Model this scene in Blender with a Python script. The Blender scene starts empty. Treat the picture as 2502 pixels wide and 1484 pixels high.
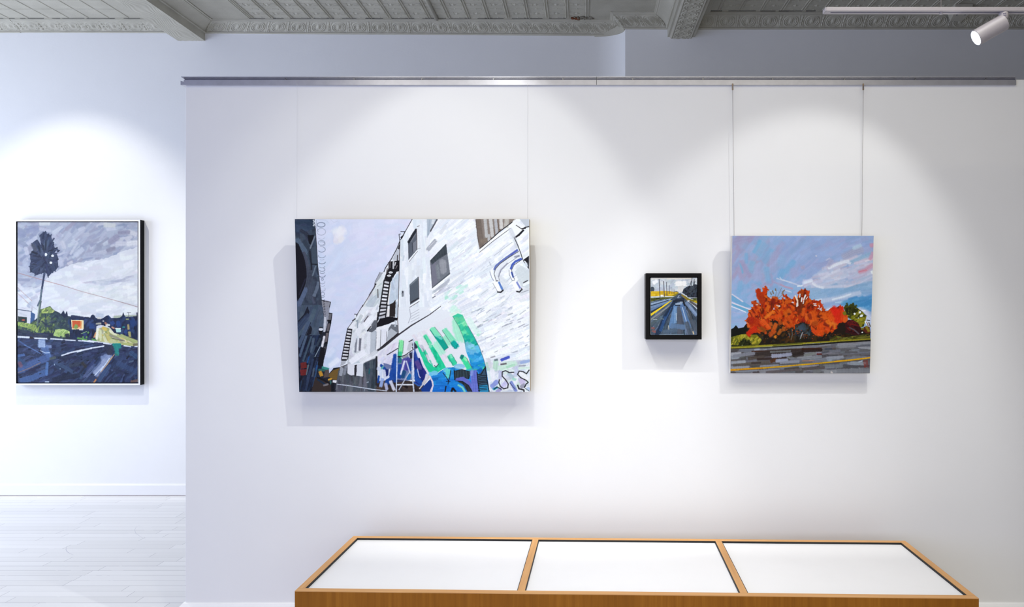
# ---------------------------------------------------------------- oil paint
import numpy as np, math, random

class Oil:
    """A wet canvas: brush strokes lay down pigment colour and paint relief."""
    def __init__(s, x0, y0, x1, y1, S=2.0, seed=1):
        s.x0, s.y0, s.S = x0, y0, S
        s.W, s.H = int((x1-x0)*S)+2, int((y1-y0)*S)+2
        s.c = np.zeros((s.H, s.W, 3), np.float32)
        s.h = np.zeros((s.H, s.W), np.float32)
        s.clip = None; s.soft = .3
        s.r = random.Random(seed)
        s.nr = np.random.RandomState(seed)
        s.tab = s.nr.rand(8192).astype(np.float32)

    def _pts(s, pts):
        return [((x-s.x0)*s.S, (y-s.y0)*s.S) for x, y in pts]

    def _box(s, xs, ys, pad):
        a = max(0, int(min(xs)-pad)); b = min(s.W, int(max(xs)+pad)+2)
        c = max(0, int(min(ys)-pad)); d = min(s.H, int(max(ys)+pad)+2)
        return a, b, c, d

    def mask(s, pts):
        p = s._pts(pts)
        a, b, c, d = s._box([q[0] for q in p], [q[1] for q in p], 1)
        if a >= b or c >= d: return None
        X, Y = np.meshgrid(np.arange(a, b)+.5, np.arange(c, d)+.5)
        m = np.zeros(X.shape, bool)
        n = len(p)
        for i in range(n):
            x1, y1 = p[i]; x2, y2 = p[(i+1) % n]
            if y1 == y2: continue
            t = (y1 > Y) != (y2 > Y)
            m ^= t & (X < (x2-x1)*(Y-y1)/(y2-y1)+x1)
        return a, b, c, d, m

    def setclip(s, pts):
        if pts is None: s.clip = None; return
        r = s.mask(pts)
        s.clip = np.zeros((s.H, s.W), np.float32)
        if r: s.clip[r[2]:r[3], r[0]:r[1]] = r[4]

    def rough(s, pts, amp, step=5):
        out = []
        n = len(pts)
        for i in range(n):
            x1, y1 = pts[i]; x2, y2 = pts[(i+1) % n]
            L = math.hypot(x2-x1, y2-y1); k = max(1, int(L/step))
            for j in range(k):
                t = j/k
                out.append((x1+(x2-x1)*t+s.r.uniform(-amp, amp)*(j > 0), y1+(y2-y1)*t+s.r.uniform(-amp, amp)*(j > 0)))
        return out

    def poly(s, pts, col, al=1.0, wob=0.0, h=None, vary=5):
        if wob: pts = s.rough(pts, wob)
        r = s.mask(pts)
        if not r: return
        a, b, c, d, m = r
        w = m.astype(np.float32)*al
        if s.clip is not None: w = w*s.clip[c:d, a:b]
        n = s.nr.normal(0, vary, m.shape[:1]+(1,)).astype(np.float32)*.2
        n = n+s.nr.normal(0, vary*.5, m.shape).astype(np.float32)
        src = np.array(col, np.float32)[None, None, :]+n[..., None]
        R = s.c[c:d, a:b]; R += (src-R)*w[..., None]
        if h is not None:
            Hh = s.h[c:d, a:b]; Hh += (h-Hh)*w

    def stroke(s, pts, wid, col, al=.95, br=9, h=.6, w2=None, dry=0.0):
        p = s._pts(pts); wd = wid*s.S; we = (w2 if w2 is not None else wid)*s.S
        wm = max(wd, we)
        a, b, c, d = s._box([q[0] for q in p], [q[1] for q in p], wm*.6+1)
        if a >= b or c >= d: return
        X, Y = np.meshgrid(np.arange(a, b, dtype=np.float32)+.5, np.arange(c, d, dtype=np.float32)+.5)
        best = np.full(X.shape, 1e9, np.float32); sg = np.zeros(X.shape, np.float32); al_t = np.zeros(X.shape, np.float32)
        tot = sum(math.hypot(p[i+1][0]-p[i][0], p[i+1][1]-p[i][1]) for i in range(len(p)-1)) or 1.
        acc = 0.; ph = s.r.randrange(0, 6000)
        for i in range(len(p)-1):
            (x1, y1), (x2, y2) = p[i], p[i+1]
            dx, dy = x2-x1, y2-y1; L = math.hypot(dx, dy)
            if L < 1e-6: continue
            ux, uy = dx/L, dy/L
            t = (X-x1)*ux+(Y-y1)*uy; sd = -(X-x1)*uy+(Y-y1)*ux
            rag = s.tab[(np.abs(sd*.9+60)).astype(np.int32) % 1000+ph]
            e0 = wd*.5*(rag-.35)*.6*(i == 0); e1 = we*.5*(rag-.2)*.75*(i == len(p)-2)
            tc = np.clip(t, -e0, L+e1)
            dist = np.sqrt((t-tc)**2*(5. if i in (0, len(p)-2) else 1.)+sd*sd)
            q = dist < best
            best = np.where(q, dist, best); sg = np.where(q, sd, sg); al_t = np.where(q, (acc+tc)/tot, al_t)
            acc += L
        half = (wd+(we-wd)*al_t)*.5
        idx = (np.abs(sg/max(wm, 1)*min(24, max(3, wm*1.3))+40)).astype(np.int32) % 1000+ph
        bn = s.tab[idx]-.5
        tn = s.tab[((al_t*tot*.22).astype(np.int32)+ph+77) % 8192]-.5
        sf = 1+half*s.soft
        m = np.clip((half*(1+.22*tn)+.25*half*s.soft-best)/sf+.5, 0, 1)
        if dry: m = m*np.clip((bn+.5-dry*al_t)*4+.5, 0, 1)
        m = m*al
        if s.clip is not None: m = m*s.clip[c:d, a:b]
        src = np.array(col, np.float32)[None, None, :]+(bn*br*2+tn*br*.7)[..., None]
        R = s.c[c:d, a:b]; R += (src-R)*m[..., None]
        if h:
            rel = best/np.maximum(half, .5)
            hh = h*(.55+.5*np.clip(rel, 0, 1)**3+.5*bn+.35*tn)
            Hh = s.h[c:d, a:b]; Hh += (hh+.25*Hh-Hh)*m*.85

    def dab(s, x, y, rx, ry, col, al=1., ang=0., h=.5):
        n = 18; ca, sa = math.cos(ang), math.sin(ang)
        s.poly([(x+rx*math.cos(2*math.pi*i/n)*ca-ry*math.sin(2*math.pi*i/n)*sa, y+rx*math.cos(2*math.pi*i/n)*sa+ry*math.sin(2*math.pi*i/n)*ca) for i in range(n)], col, al, h=h)

    def fill(s, pts, n, ang, ln, wd, pal, al=.85, clip=True, spread=12, br=8, h=.6, focus=None, jit=6, curve=0., dry=0.):
        """n strokes scattered over a region, all running about one way (degrees, image axes) or away from a focus."""
        xs = [q[0] for q in pts]; ys = [q[1] for q in pts]
        r = s.mask(pts)
        if not r: return
        a, b, c, d, m = r
        old = s.clip
        if clip:
            s.clip = np.zeros((s.H, s.W), np.float32); s.clip[c:d, a:b] = m
            if old is not None: s.clip *= old
        yy, xx = np.nonzero(m)
        if len(yy) == 0: s.clip = old; return
        for _ in range(n):
            k = s.r.randrange(len(yy))
            x = s.x0+(a+xx[k])/s.S; y = s.y0+(c+yy[k])/s.S
            if focus is not None: th = math.atan2(y-focus[1], x-focus[0])+math.radians(s.r.gauss(0, spread))
            else: th = math.radians((ang(x, y) if callable(ang) else ang)+s.r.gauss(0, spread))
            L = s.r.uniform(*ln)*.5; w = s.r.uniform(*wd)
            cx, cy = math.cos(th)*L, math.sin(th)*L
            pl = pal(x, y) if callable(pal) else pal
            col = s.r.choice(pl); j = s.r.gauss(0, jit)
            col = [v+j+s.r.gauss(0, jit*.35) for v in col]
            k2 = curve*s.r.uniform(.4, 1.2)*L
            s.stroke([(x-cx, y-cy), (x-cy/max(L, .1)*k2, y+cx/max(L, .1)*k2), (x+cx, y+cy)], w, col, al, br, h, dry=dry)
        s.clip = old

    def sample(s, quad, nu, nv):
        """colour and relief on a nu x nv grid over the canvas (rows from its lower edge up)."""
        (ax, ay), (bx, by), (cx, cy), (dx, dy) = quad     # TL TR BR BL
        u, v = np.meshgrid(np.linspace(0, 1, nu), np.linspace(1, 0, nv))
        x = (1-v)*((1-u)*ax+u*bx)+v*((1-u)*dx+u*cx)
        y = (1-v)*((1-u)*ay+u*by)+v*((1-u)*dy+u*cy)
        X = np.clip((x-s.x0)*s.S-.5, 0, s.W-1.001); Y = np.clip((y-s.y0)*s.S-.5, 0, s.H-1.001)
        i, j = X.astype(int), Y.astype(int); fx, fy = (X-i), (Y-j)
        def g(A):
            f1, f2 = (fx, fy) if A.ndim == 2 else (fx[..., None], fy[..., None])
            return A[j, i]*(1-f1)*(1-f2)+A[j, i+1]*f1*(1-f2)+A[j+1, i]*(1-f1)*f2+A[j+1, i+1]*f1*f2
        return np.clip(g(s.c), 0, 255), g(s.h)

def frame_of(ox, oy, k):
    return lambda *p: [(ox+p[i]/k, oy+p[i+1]/k) for i in range(0, len(p), 2)]

BLACK = (26, 24, 30)

def paint_alley():
    o = Oil(712, 531, 1300, 965, 2.0, 3)
    k = 1484/220
    A, B, C, D, E, F = (frame_of(x, y, k) for x, y in ((710, 530), (710, 745), (900, 530), (900, 745), (1080, 530), (1080, 745)))
    w = lambda v: v/k
    S, P = o.stroke, o.poly
    full = [(712, 531), (1300, 531), (1300, 965), (712, 965)]
    # sky
    o.soft = 1.
    P(full, (206, 212, 233))
    def skypal(x, y):
        t = (y-535)/300.; q = (x-770)/230.
        return [(206+8*q-6*t, 212-2*q-1*t, 233-1*q), (212+6*q-8*t, 214-6*t, 235), (201-6*t+8*q, 210-2*t, 233), (216-6*t, 217-4*t, 235)]
    o.fill([(760, 531), (1020, 531), (1020, 700), (880, 960), (770, 960)], 420, lambda x, y: -35+25*math.sin(x*.03+y*.02), (18, 46), (7, 14), skypal, .6, spread=22, h=.25, br=3, jit=2)
    for x, y, rx in ((770, 290, 95), (740, 250, 60), (800, 380, 60), (860, 260, 60)):
        o.dab(710+x/k, 530+y/k, rx/k, rx*.85/k, (229, 227, 233), .35, 0, .3)
    o.fill(A(700, 210, 850, 210, 850, 390, 740, 400), 22, -60, (8, 20), (6, 11), [(230, 228, 232), (224, 222, 232)], .45, clip=False, h=.35, br=3)
    S(B(780, 910, 650, 1010), w(70), (226, 228, 240), .9, 5); S(B(690, 740, 610, 840), w(80), (214, 220, 238), .8, 5)
    o.soft = .3
    # razor wire coils
    for i, (y, rx, ry, t0, t1, ww, al) in enumerate(((135, 66, 38, -3.4, 2.9, 15, .8), (250, 74, 55, 0, 6.2, 7, .6), (330, 60, 40, .3, 2.6, 6, .4), (430, 56, 40, -4, 3, 9, .7), (450, 60, 36, -2, 2, 8, .6), (540, 60, 42, -1.2, 2.6, 10, .8), (640, 60, 34, 0, 3.4, 9, .65), (690, 40, 20, .4, 2.4, 6, .5), (740, 58, 34, .1, 2.7, 11, .85), (810, 46, 30, 0, 2.6, 9, .7), (870, 46, 28, -1, 2.8, 10, .8), (915, 36, 18, 0, 3, 12, .7), (965, 48, 30, -.2, 2.9, 12, .9), (1028, 20, 16, -3, 3.2, 9, .8), (1075, 40, 28, -.4, 2.6, 8, .6), (1120, 36, 24, 0, 2.6, 7, .5), (1190, 44, 34, -.6, 2.2, 8, .5), (1270, 30, 28, -2.6, 2.2, 9, .8), (1310, 26, 14, 0, 2.8, 10, .8), (1360, 30, 14, 0, 2.6, 10, .9))):
        x = 482+y*.028; p = []
        for t in range(13):
            th = t0+(t1-t0)*t/12; p += [x+rx*math.cos(th), y+ry*math.sin(th)]
        S(A(*p), w(ww*.9), (112, 124, 148), al, 6, .3)
    S(A(408, 60, 412, 180, 440, 250), w(8), (140, 150, 172), .6)
    for q in ((415, 690, 560, 60, 620, 110), (640, 60, 700, 100, 770, 70)): S(A(q[0], 50, q[2], q[3], q[4], q[5]), w(6), (176, 182, 204), .5)
    # left dark building
    P(A(30, 20, 382, 20, 395, 170, 412, 480, 432, 780, 462, 1040, 500, 1375)+A(648, 1405, 625, 1575)+B(672, 142, 655, 300, 622, 450, 597, 640, 560, 830, 524, 1030, 612, 1062, 628, 1142, 700, 1060, 805, 1040, 940, 990, 940, 1470, 110, 1470)+[(712, 540)], (40, 42, 55), wob=.3)
    o.setclip(A(30, 20, 382, 20, 395, 170, 412, 480, 432, 780, 462, 1040, 500, 1375)+B(548, 290, 525, 450, 430, 540, 120, 700)+[(712, 540)])
    P(A(0, 0, 560, 0, 560, 1500, 0, 1500), (66, 76, 93)); P(B(60, 0, 560, 0, 560, 560, 60, 700), (78, 92, 114))
    o.fill(A(50, 40, 390, 40, 430, 780, 500, 1480, 90, 1480), 150, 80, (12, 36), (5, 11), [(62, 72, 90), (70, 82, 100), (56, 64, 82), (76, 88, 106)], .7, h=.4)
    o.fill(B(100, 0, 510, 0, 550, 290, 440, 520, 110, 560), 110, 100, (12, 36), (5, 11), [(76, 90, 112), (84, 97, 118), (68, 80, 102), (88, 98, 112)], .7, h=.4)
    o.fill(A(50, 45, 380, 45, 380, 200, 60, 300), 30, 20, (14, 30), (6, 12), [(50, 66, 90), (62, 78, 102), (58, 70, 92)], .6)
    o.setclip(None)
    S(A(150, 225, 250, 290, 330, 400), w(50), (52, 58, 74)); S(A(80, 380, 170, 510, 240, 590), w(95), (92, 108, 130)); S(A(190, 600, 240, 760, 265, 900), w(80), (76, 80, 98)); S(A(290, 850, 300, 1000, 260, 1180), w(110), (70, 76, 92)); S(A(240, 1190, 170, 1330, 120, 1450), w(80), (92, 106, 136)); S(A(330, 1120, 290, 1350), w(90), (74, 82, 100))
    S(A(210, 400, 300, 560, 320, 700), w(60), (58, 68, 84))
    P(A(62, 412, 115, 450, 165, 560, 215, 700, 245, 850, 252, 980, 236, 1090, 190, 1220, 108, 1395, 92, 1330), (30, 28, 37), wob=.4)
    S(A(230, 1020, 130, 1280), w(16), (58, 60, 84), .7)
    P(A(262, 305, 372, 300, 330, 470, 285, 440), (27, 27, 35)); S(A(385, 320, 330, 460, 308, 520), w(22), (120, 130, 146))
    P(A(330, 510, 408, 480, 422, 772, 338, 772), (72, 84, 100)); S(A(300, 560, 330, 800, 330, 870), w(22), (36, 38, 48))
    S(A(325, 778, 424, 784), w(13), BLACK); S(A(400, 810, 350, 970), w(22), (112, 126, 142)); S(A(450, 1080, 420, 1190, 375, 1300), w(48), (104, 116, 136))
    S(A(384, 45, 384, 155), w(12), (215, 218, 228))
    for i in range(5): o.dab(710+(360+8*(i % 2))/k, 530+(62+i*22)/k, w(12), w(8), (215, 220, 230))
    S(A(388, 160, 414, 480, 432, 780, 462, 1040, 500, 1375), w(8), (40, 34, 40), .9)
    # lower left arches and slats
    P(B(270, 22, 300, 110, 292, 160, 120, 315, 108, 270, 200, 170), (36, 38, 52), wob=.4); S(B(280, 160, 120, 330), w(60), (60, 72, 98)); S(B(240, 240, 110, 420), w(70), (62, 76, 104))
    P(B(318, 338, 347, 395, 330, 480, 245, 520, 280, 420), (34, 34, 46))
    o.fill(B(130, 500, 480, 500, 540, 850, 460, 1445, 140, 1445), 150, 112, (14, 40), (3, 7), [(30, 36, 60), (44, 54, 80), (24, 28, 46), (54, 68, 96), (36, 48, 78)], .85)
    for q, ww, cc in (((290, 290, 130, 680), 62, (78, 94, 122)), ((252, 520, 150, 850), 42, (80, 98, 124)), ((335, 530, 205, 930), 38, (70, 88, 108)), ((372, 560, 340, 780), 48, (82, 98, 118)), ((395, 680, 350, 800), 40, (66, 82, 104)), ((365, 900, 250, 1420), 40, (56, 70, 100)), ((450, 950, 370, 1360), 30, (50, 76, 112)), ((382, 1060, 360, 1185), 30, (86, 98, 116)), ((290, 1000, 255, 1160), 30, (98, 112, 124)), ((480, 560, 430, 680), 40, (60, 74, 92))):
        S(B(*q), w(ww), cc); S(B(q[0]+ww*.55, q[1], q[2]+ww*.55, q[3]), w(9), (26, 28, 42), .8)
    S(B(300, 860, 270, 960), w(24), (40, 82, 140)); S(B(430, 1000, 410, 1080), w(18), (40, 90, 150))
    P(B(160, 962, 255, 952, 262, 1050, 162, 1060), (140, 48, 42), .9); P(B(150, 1075, 262, 1070, 245, 1170, 165, 1175), (146, 46, 44), .9)
    for i in range(4):
        S(B(180+i*22, 965, 178+i*22, 1045), w(8), (84, 34, 36), .8); S(B(178+i*22, 1085, 182+i*20, 1160), w(8), (84, 34, 36), .8)
    # far narrow blocks
    P(B(518, 0, 642, 0, 612, 250, 600, 310, 565, 450, 532, 445, 550, 290), (150, 152, 166), wob=.3)
    P(A(500, 1372, 648, 1405, 640, 1484, 515, 1484), (150, 150, 160)); S(A(500, 1372, 648, 1405, 630, 1490), w(10), BLACK)
    for i in range(11):
        S(B(522+i*3, -60+i*27, 552+i*2, -52+i*27), w(9), (44, 40, 46), .85); S(B(572, -70+i*24, 618-i*1.5, -62+i*24), w(5), (110, 108, 116), .6)
    S(B(560, 200, 548, 440), w(34), (196, 198, 210))
    for q, cc in (((622, 150, 668, 150, 652, 252, 612, 255), (112, 110, 116)), ((604, 310, 642, 300, 626, 440, 584, 440), (106, 98, 104)), ((574, 462, 620, 460, 600, 612, 556, 640), (112, 102, 106)), ((540, 702, 576, 690, 548, 828, 522, 850), (84, 78, 84))):
        P(B(*q), cc, wob=.3)
    S(B(620, 138, 674, 142, 655, 300, 622, 450, 597, 640, 560, 830), w(10), BLACK); S(B(600, 260, 650, 262, 640, 300), w(26), BLACK); S(B(560, 450, 622, 448), w(16), BLACK); S(B(540, 640, 590, 625), w(30), BLACK)
    S(B(548, 520, 512, 692), w(36), (226, 223, 230)); o.dab(710+492/k, 745+405/k, w(36), w(22), (214, 215, 226)); P(B(450, 430, 525, 430, 500, 490, 470, 490), (34, 32, 40)); S(B(470, 375, 515, 375), w(16), (30, 30, 38))
    S(B(480, 690, 395, 860), w(12), (150, 165, 180)); P(B(490, 700, 560, 720, 530, 1020, 440, 1000), (30, 28, 34)); S(B(420, 880, 470, 870), w(10), BLACK)
    # alley floor
    S(B(520, 1040, 612, 1068), w(40), (62, 148, 138)); S(B(460, 1080, 560, 1090), w(36), (52, 110, 104)); S(B(480, 1110, 505, 1170), w(56), (206, 150, 52)); P(B(560, 1090, 625, 1070, 640, 1200, 540, 1210), (96, 82, 78))
    P(B(690, 1090, 800, 1050, 772, 1250, 690, 1242, 620, 1190, 640, 1140), (122, 94, 46), wob=.4); S(B(700, 1058, 800, 1044), w(18), (34, 30, 32)); S(B(620, 1245, 670, 1228), w(26), (214, 160, 50))
    P(B(400, 1200, 700, 1290, 720, 1445, 340, 1445), (64, 52, 48)); S(B(440, 1205, 540, 1250, 650, 1310), w(26), BLACK); S(B(440, 1240, 560, 1320), w(26), (30, 52, 80)); S(B(540, 1340, 610, 1320), w(30), (130, 125, 130)); S(B(650, 1260, 665, 1320), w(24), (60, 110, 108)); S(B(690, 1310, 690, 1440), w(50), (26, 30, 38))
    # right white building
    bld = C(715, 20)+[(1300, 531), (1300, 968)]+B(800, 1480, 805, 1030, 830, 900, 870, 650, 925, 395, 1040, 240, 1090, 150, 1180, 0)+C(0, 1290, 90, 1140, 100, 1075, 185, 915, 240, 905, 370, 690, 460, 520, 510, 400, 590, 255)
    P(bld, (222, 225, 233), h=.5)
    wh = [(230, 233, 240), (222, 226, 235), (214, 219, 230), (238, 239, 243), (226, 228, 236), (234, 236, 240)]
    o.setclip(bld)
    o.fill(E(-140, 30, 1430, 30, 1430, 1484, -160, 1484), 620, lambda x, y: -41+14*(y-531)/220, (16, 56), (4, 10), wh, .85, clip=False, spread=5, h=1.2, br=7, jit=4)
    o.fill(F(300, 0, 1430, 0, 1430, 900, 640, 860), 340, lambda x, y: -27+6*(y-745)/130, (18, 56), (4, 11), wh, .88, clip=False, spread=6, h=1.4, br=8, jit=4)
    o.fill(E(0, 60, 1400, 600, 1400, 1484, 0, 1484), 70, -38, (6, 22), (1.2, 2.4), [(184, 190, 203), (194, 198, 209), (178, 182, 195)], .5, spread=6, h=.2)
    o.fill(F(450, 60, 1430, 20, 1430, 800, 660, 780), 46, -26, (6, 20), (1.2, 3), [(172, 177, 192), (188, 192, 204), (160, 164, 178)], .75, spread=8, h=.1)
    o.fill(C(510, 50, 1000, 50, 1000, 1484, 490, 1484), 170, 88, (14, 44), (5, 12), [(226, 229, 236), (218, 223, 232), (232, 234, 239), (214, 220, 230)], .8, spread=6, h=.6, br=5, jit=3)
    o.fill(C(0, 1000, 240, 960, 220, 1484, -300, 1484), 90, -58, (10, 30), (5, 10), [(208, 212, 218), (198, 204, 212), (216, 218, 222), (188, 196, 206)], .8, h=.5)
    o.fill(B(940, 250, 1430, 0, 1430, 900, 930, 1000), 150, -50, (12, 34), (5, 11), [(214, 216, 222), (204, 208, 216), (224, 225, 230), (194, 198, 208)], .8, spread=30, h=.7)
    o.setclip(None)
    # mint bounce on wall
    o.fill(E(20, 1250, 420, 1050, 400, 1300, 60, 1484), 16, -35, (8, 22), (3, 7), [(190, 226, 216), (206, 230, 226), (150, 220, 195)], .5)
    # roofline
    S(C(712, 40, 590, 255, 545, 350), w(10), (44, 38, 46)); S(C(505, 405, 460, 520, 370, 690, 270, 840, 245, 905), w(12), (44, 38, 46)); S(C(180, 912, 100, 1072, 92, 1140, 0, 1290), w(9), (62, 56, 64)); S(A(1385, 1140, 1170, 1484), w(8), (70, 62, 66)); S(B(1182, 0, 1090, 155, 1040, 240, 925, 398), w(9), (52, 46, 54))
    P(C(95, 1080, 180, 915, 235, 912, 170, 1020, 100, 1105), (165, 168, 178)); P(C(92, 1095, 130, 1100, 95, 1145), (50, 44, 50)); S(C(145, 1190, 150, 1330), w(12), (70, 62, 64))
    S(B(1042, 152, 1092, 158, 1050, 235), w(9), BLACK); S(B(1060, 170, 1060, 215), w(24), (228, 230, 236)); S(B(1010, 260, 1060, 230), w(14), (60, 50, 58))
    # seam
    S(C(508, 380, 502, 620, 496, 900, 484, 1484), w(10), (66, 48, 50), .9); S(D(480, 0, 474, 230, 486, 460), w(10), (70, 52, 50), .9)
    S(C(540, 380, 545, 640), w(50), (206, 214, 224), .7); S(C(575, 640, 560, 720), w(22), (186, 196, 210), .7)
    # fire escape
    S(C(520, 245, 590, 245, 545, 340, 505, 392, 492, 290, 520, 285), w(9), BLACK); S(C(540, 275, 545, 320), w(22), (222, 224, 232)); P(C(515, 340, 570, 290, 535, 375), BLACK); P(C(470, 525, 512, 410, 512, 470, 500, 560), (52, 46, 54))
    P(C(455, 545, 500, 530, 492, 712, 385, 705), (186, 189, 200)); S(C(470, 630, 465, 720), w(14), (60, 54, 60))
    P(C(335, 735, 498, 718, 498, 890, 452, 905, 360, 1072, 250, 1022, 285, 930, 318, 850), (30, 27, 32), wob=.4)
    S(C(404, 720, 400, 850), w(26), (196, 196, 202)); S(C(440, 745, 425, 800), w(14), (206, 205, 210)); S(C(350, 740, 345, 840), w(14), (120, 112, 112)); S(C(300, 850, 290, 930), w(16), (110, 100, 98)); S(C(465, 800, 440, 850), w(12), (130, 122, 124)); S(C(315, 750, 330, 840, 270, 970), w(8), (80, 70, 74))
    for x, y in ((357, 915), (330, 968)): o.dab(900+x/k, 530+y/k, w(34), w(17), (226, 226, 230)); o.dab(900+x/k, 530+(y+6)/k, w(22), w(5), (150, 150, 158))
    P(C(465, 925, 492, 960, 482, 1340, 420, 1400, 345, 1450, 330, 1440, 350, 1080, 375, 1068), (190, 202, 217)); o.fill(C(380, 1000, 485, 1000, 480, 1330, 360, 1420), 24, 80, (10, 24), (4, 8), [(196, 207, 221), (184, 197, 213)], .7, h=.4)
    S(C(345, 1090, 312, 1440), w(32), (226, 221, 222)); P(C(345, 1484, 440, 1360, 440, 1500, 345, 1500), (54, 45, 43))
    def ladder(f, a0, a1, b0, b1, n, fillc, rail, rung):
        for i in range(n):
            t0, t1 = i/n, (i+1)/n
            L0 = (a0[0]+(a1[0]-a0[0])*t0, a0[1]+(a1[1]-a0[1])*t0); L1 = (a0[0]+(a1[0]-a0[0])*t1, a0[1]+(a1[1]-a0[1])*t1)
            R0 = (b0[0]+(b1[0]-b0[0])*t0, b0[1]+(b1[1]-b0[1])*t0); R1 = (b0[0]+(b1[0]-b0[0])*t1, b0[1]+(b1[1]-b0[1])*t1)
            P(f(*L0, *R0, *R1, *L1), fillc if i % 3 else tuple(v-22 for v in fillc))
            S(f(*L0, *R0), w(rung), BLACK)
            S(f(L0[0], L0[1]+10, R0[0], R0[1]+14), w(8), (96, 90, 98), .6)
        S(f(*a0, *a1), w(rail), BLACK); S(f(*b0, *b1), w(rail), BLACK)
    ladder(C, (250, 1040), (180, 1500), (345, 1060), (285, 1500), 8, (224, 224, 231), 18, 22)
    S(C(170, 1475, 440, 1440, 440, 1410), w(16), BLACK)
    ladder(D, (190, -10), (150, 250), (300, 0), (275, 200), 4, (206, 206, 214), 18, 20)
    P(D(345, -10, 440, -60, 432, 195, 338, 195), (50, 41, 40)); S(D(455, -50, 455, 190), w(30), (178, 188, 202)); S(D(320, 70, 312, 180), w(36), (222, 216, 216)); S(D(175, 200, 180, 260), w(26), (190, 196, 210))
    P(D(125, 340, 180, 225, 330, 192, 472, 212, 466, 252, 330, 312, 210, 352, 130, 372), (25, 22, 28), wob=.5)
    S(D(150, 120, 130, 330), w(16), BLACK)
    # pale uprights under the landing
    P(D(40, 260, 130, 250, 130, 380, 40, 440), (105, 108, 118)); S(D(90, 180, -20, 330), w(80), (220, 222, 230))
    for q, ww, cc in (((20, 390, 8, 820), 44, (222, 222, 229)), ((90, 440, 72, 770), 78, (172, 179, 191)), ((165, 390, 155, 720), 66, (226, 226, 231)), ((256, 420, 245, 650), 78, (222, 222, 232))):
        S(D(*q), w(ww), cc, .95, 6, 1.0); S(D(q[0]+ww*.52, q[1]+20, q[2]+ww*.52, q[3]), w(7), (60, 56, 64), .7)
    P(D(325, 390, 370, 320, 475, 330, 480, 462, 400, 530, 300, 600), (112, 116, 126)); P(D(320, 440, 365, 385, 470, 460, 400, 530, 305, 600), (178, 182, 192)); o.dab(900+262/k, 745+368/k, w(52), w(26), (230, 230, 236)); S(D(435, 260, 445, 310), w(24), (190, 196, 206)); o.dab(900+432/k, 745+345/k, w(14), w(16), (190, 198, 210))
    P(D(180, 712, 310, 600, 480, 462, 520, 480, 380, 590, 220, 722), (54, 46, 50))
    S(D(0, 850, 120, 770, 250, 690, 480, 500, 700, 340, 1000, 160, 1185, 20), w(34), (56, 52, 60), .95, 8, .3, w(9))
    # lower left facade
    for q, ww, cc in (((1076, 560, 1060, 780), 28, (130, 132, 146)), ((1142, 560, 1130, 750), 34, (108, 108, 122)), ((1110, 560, 1100, 760), 24, (226, 226, 234)), ((1190, 500, 1170, 760), 44, (222, 223, 230)), ((1290, 420, 1270, 800), 60, (220, 222, 230)), ((1350, 470, 1340, 760), 70, (186, 192, 202)), ((1340, 200, 1215, 330), 84, (230, 231, 238)), ((1150, 330, 1090, 480), 90, (224, 225, 232)), ((1210, 790, 1000, 940), 92, (231, 231, 239)), ((1040, 300, 975, 400), 60, (226, 226, 233)), ((1060, 480, 1000, 700), 70, (214, 216, 224))):
        S(B(*q), w(ww), cc, .95, 6, 1.0)
    S(B(1270, 180, 1200, 280), w(14), (88, 80, 88)); P(B(1255, 432, 1385, 325, 1405, 400, 1330, 455), (96, 100, 110)); S(B(1255, 432, 1310, 360), w(16), BLACK); S(B(1070, 270, 1100, 250, 1095, 380), w(16), (150, 160, 172)); S(B(1240, 860, 1140, 940), w(14), (80, 76, 84))
    ladder(B, (930, 400), (832, 900), (1002, 410), (935, 905), 10, (226, 226, 232), 11, 22)
    P(B(832, 900, 925, 900, 915, 930, 825, 925), BLACK); P(B(828, 930, 910, 925, 895, 975, 812, 1020), (176, 178, 188))
    # fence
    P(B(800, 1055, 935, 985, 940, 1145, 1180, 1195, 1192, 960, 1425, 870, 1425, 1470, 735, 1470, 760, 1310), (94, 95, 105), wob=.4)
    o.fill(B(780, 1090, 930, 1040, 940, 1150, 1180, 1200, 1192, 970, 1420, 900, 1420, 1445, 730, 1445), 120, 92, (12, 34), (4, 8), [(88, 90, 100), (104, 107, 118), (74, 74, 84), (112, 114, 122), (80, 86, 98)], .8, spread=4, h=.4)
    S(B(840, 1060, 820, 1160), w(50), (160, 164, 176)); S(B(910, 1010, 880, 1150), w(40), (140, 144, 156)); S(B(800, 1040, 940, 985), w(10), (60, 52, 56))
    P(B(930, 985, 1048, 985, 1046, 1165, 990, 1172, 932, 1135), (216, 217, 226), wob=.5); P(B(1085, 985, 1192, 975, 1185, 1192, 1120, 1180, 1085, 1140), (212, 214, 224), wob=.5)
    P(B(1048, 1000, 1085, 990, 1080, 1150, 1062, 1210, 1045, 1180), (48, 44, 52)); S(B(1400, 800, 1160, 945), w(80), (224, 225, 232)); S(B(1410, 770, 1330, 830), w(60), (206, 208, 216))
    P(B(1200, 970, 1420, 880, 1420, 1440, 1290, 1440), (76, 86, 98), .7); o.fill(B(1220, 970, 1425, 890, 1425, 1440, 1270, 1440), 40, 92, (16, 40), (5, 10), [(72, 82, 95), (86, 96, 108), (60, 72, 86), (50, 58, 72)], .7); S(B(1295, 1060, 1288, 1140), w(20), (40, 100, 110)); S(B(1250, 1290, 1280, 1280), w(16), (170, 180, 196)); S(B(1410, 860, 1410, 1330), w(26), (40, 38, 46))
    P(B(690, 1250, 755, 1255, 748, 1300, 692, 1290), (226, 224, 230)); S(B(760, 1320, 920, 1338, 1210, 1382, 1425, 1418), w(13), (204, 210, 226), .95, 16); S(B(920, 1320, 905, 1440), w(6), (150, 152, 160), .8); S(B(1225, 1385, 1205, 1440), w(7), (160, 166, 178), .8)
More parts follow.
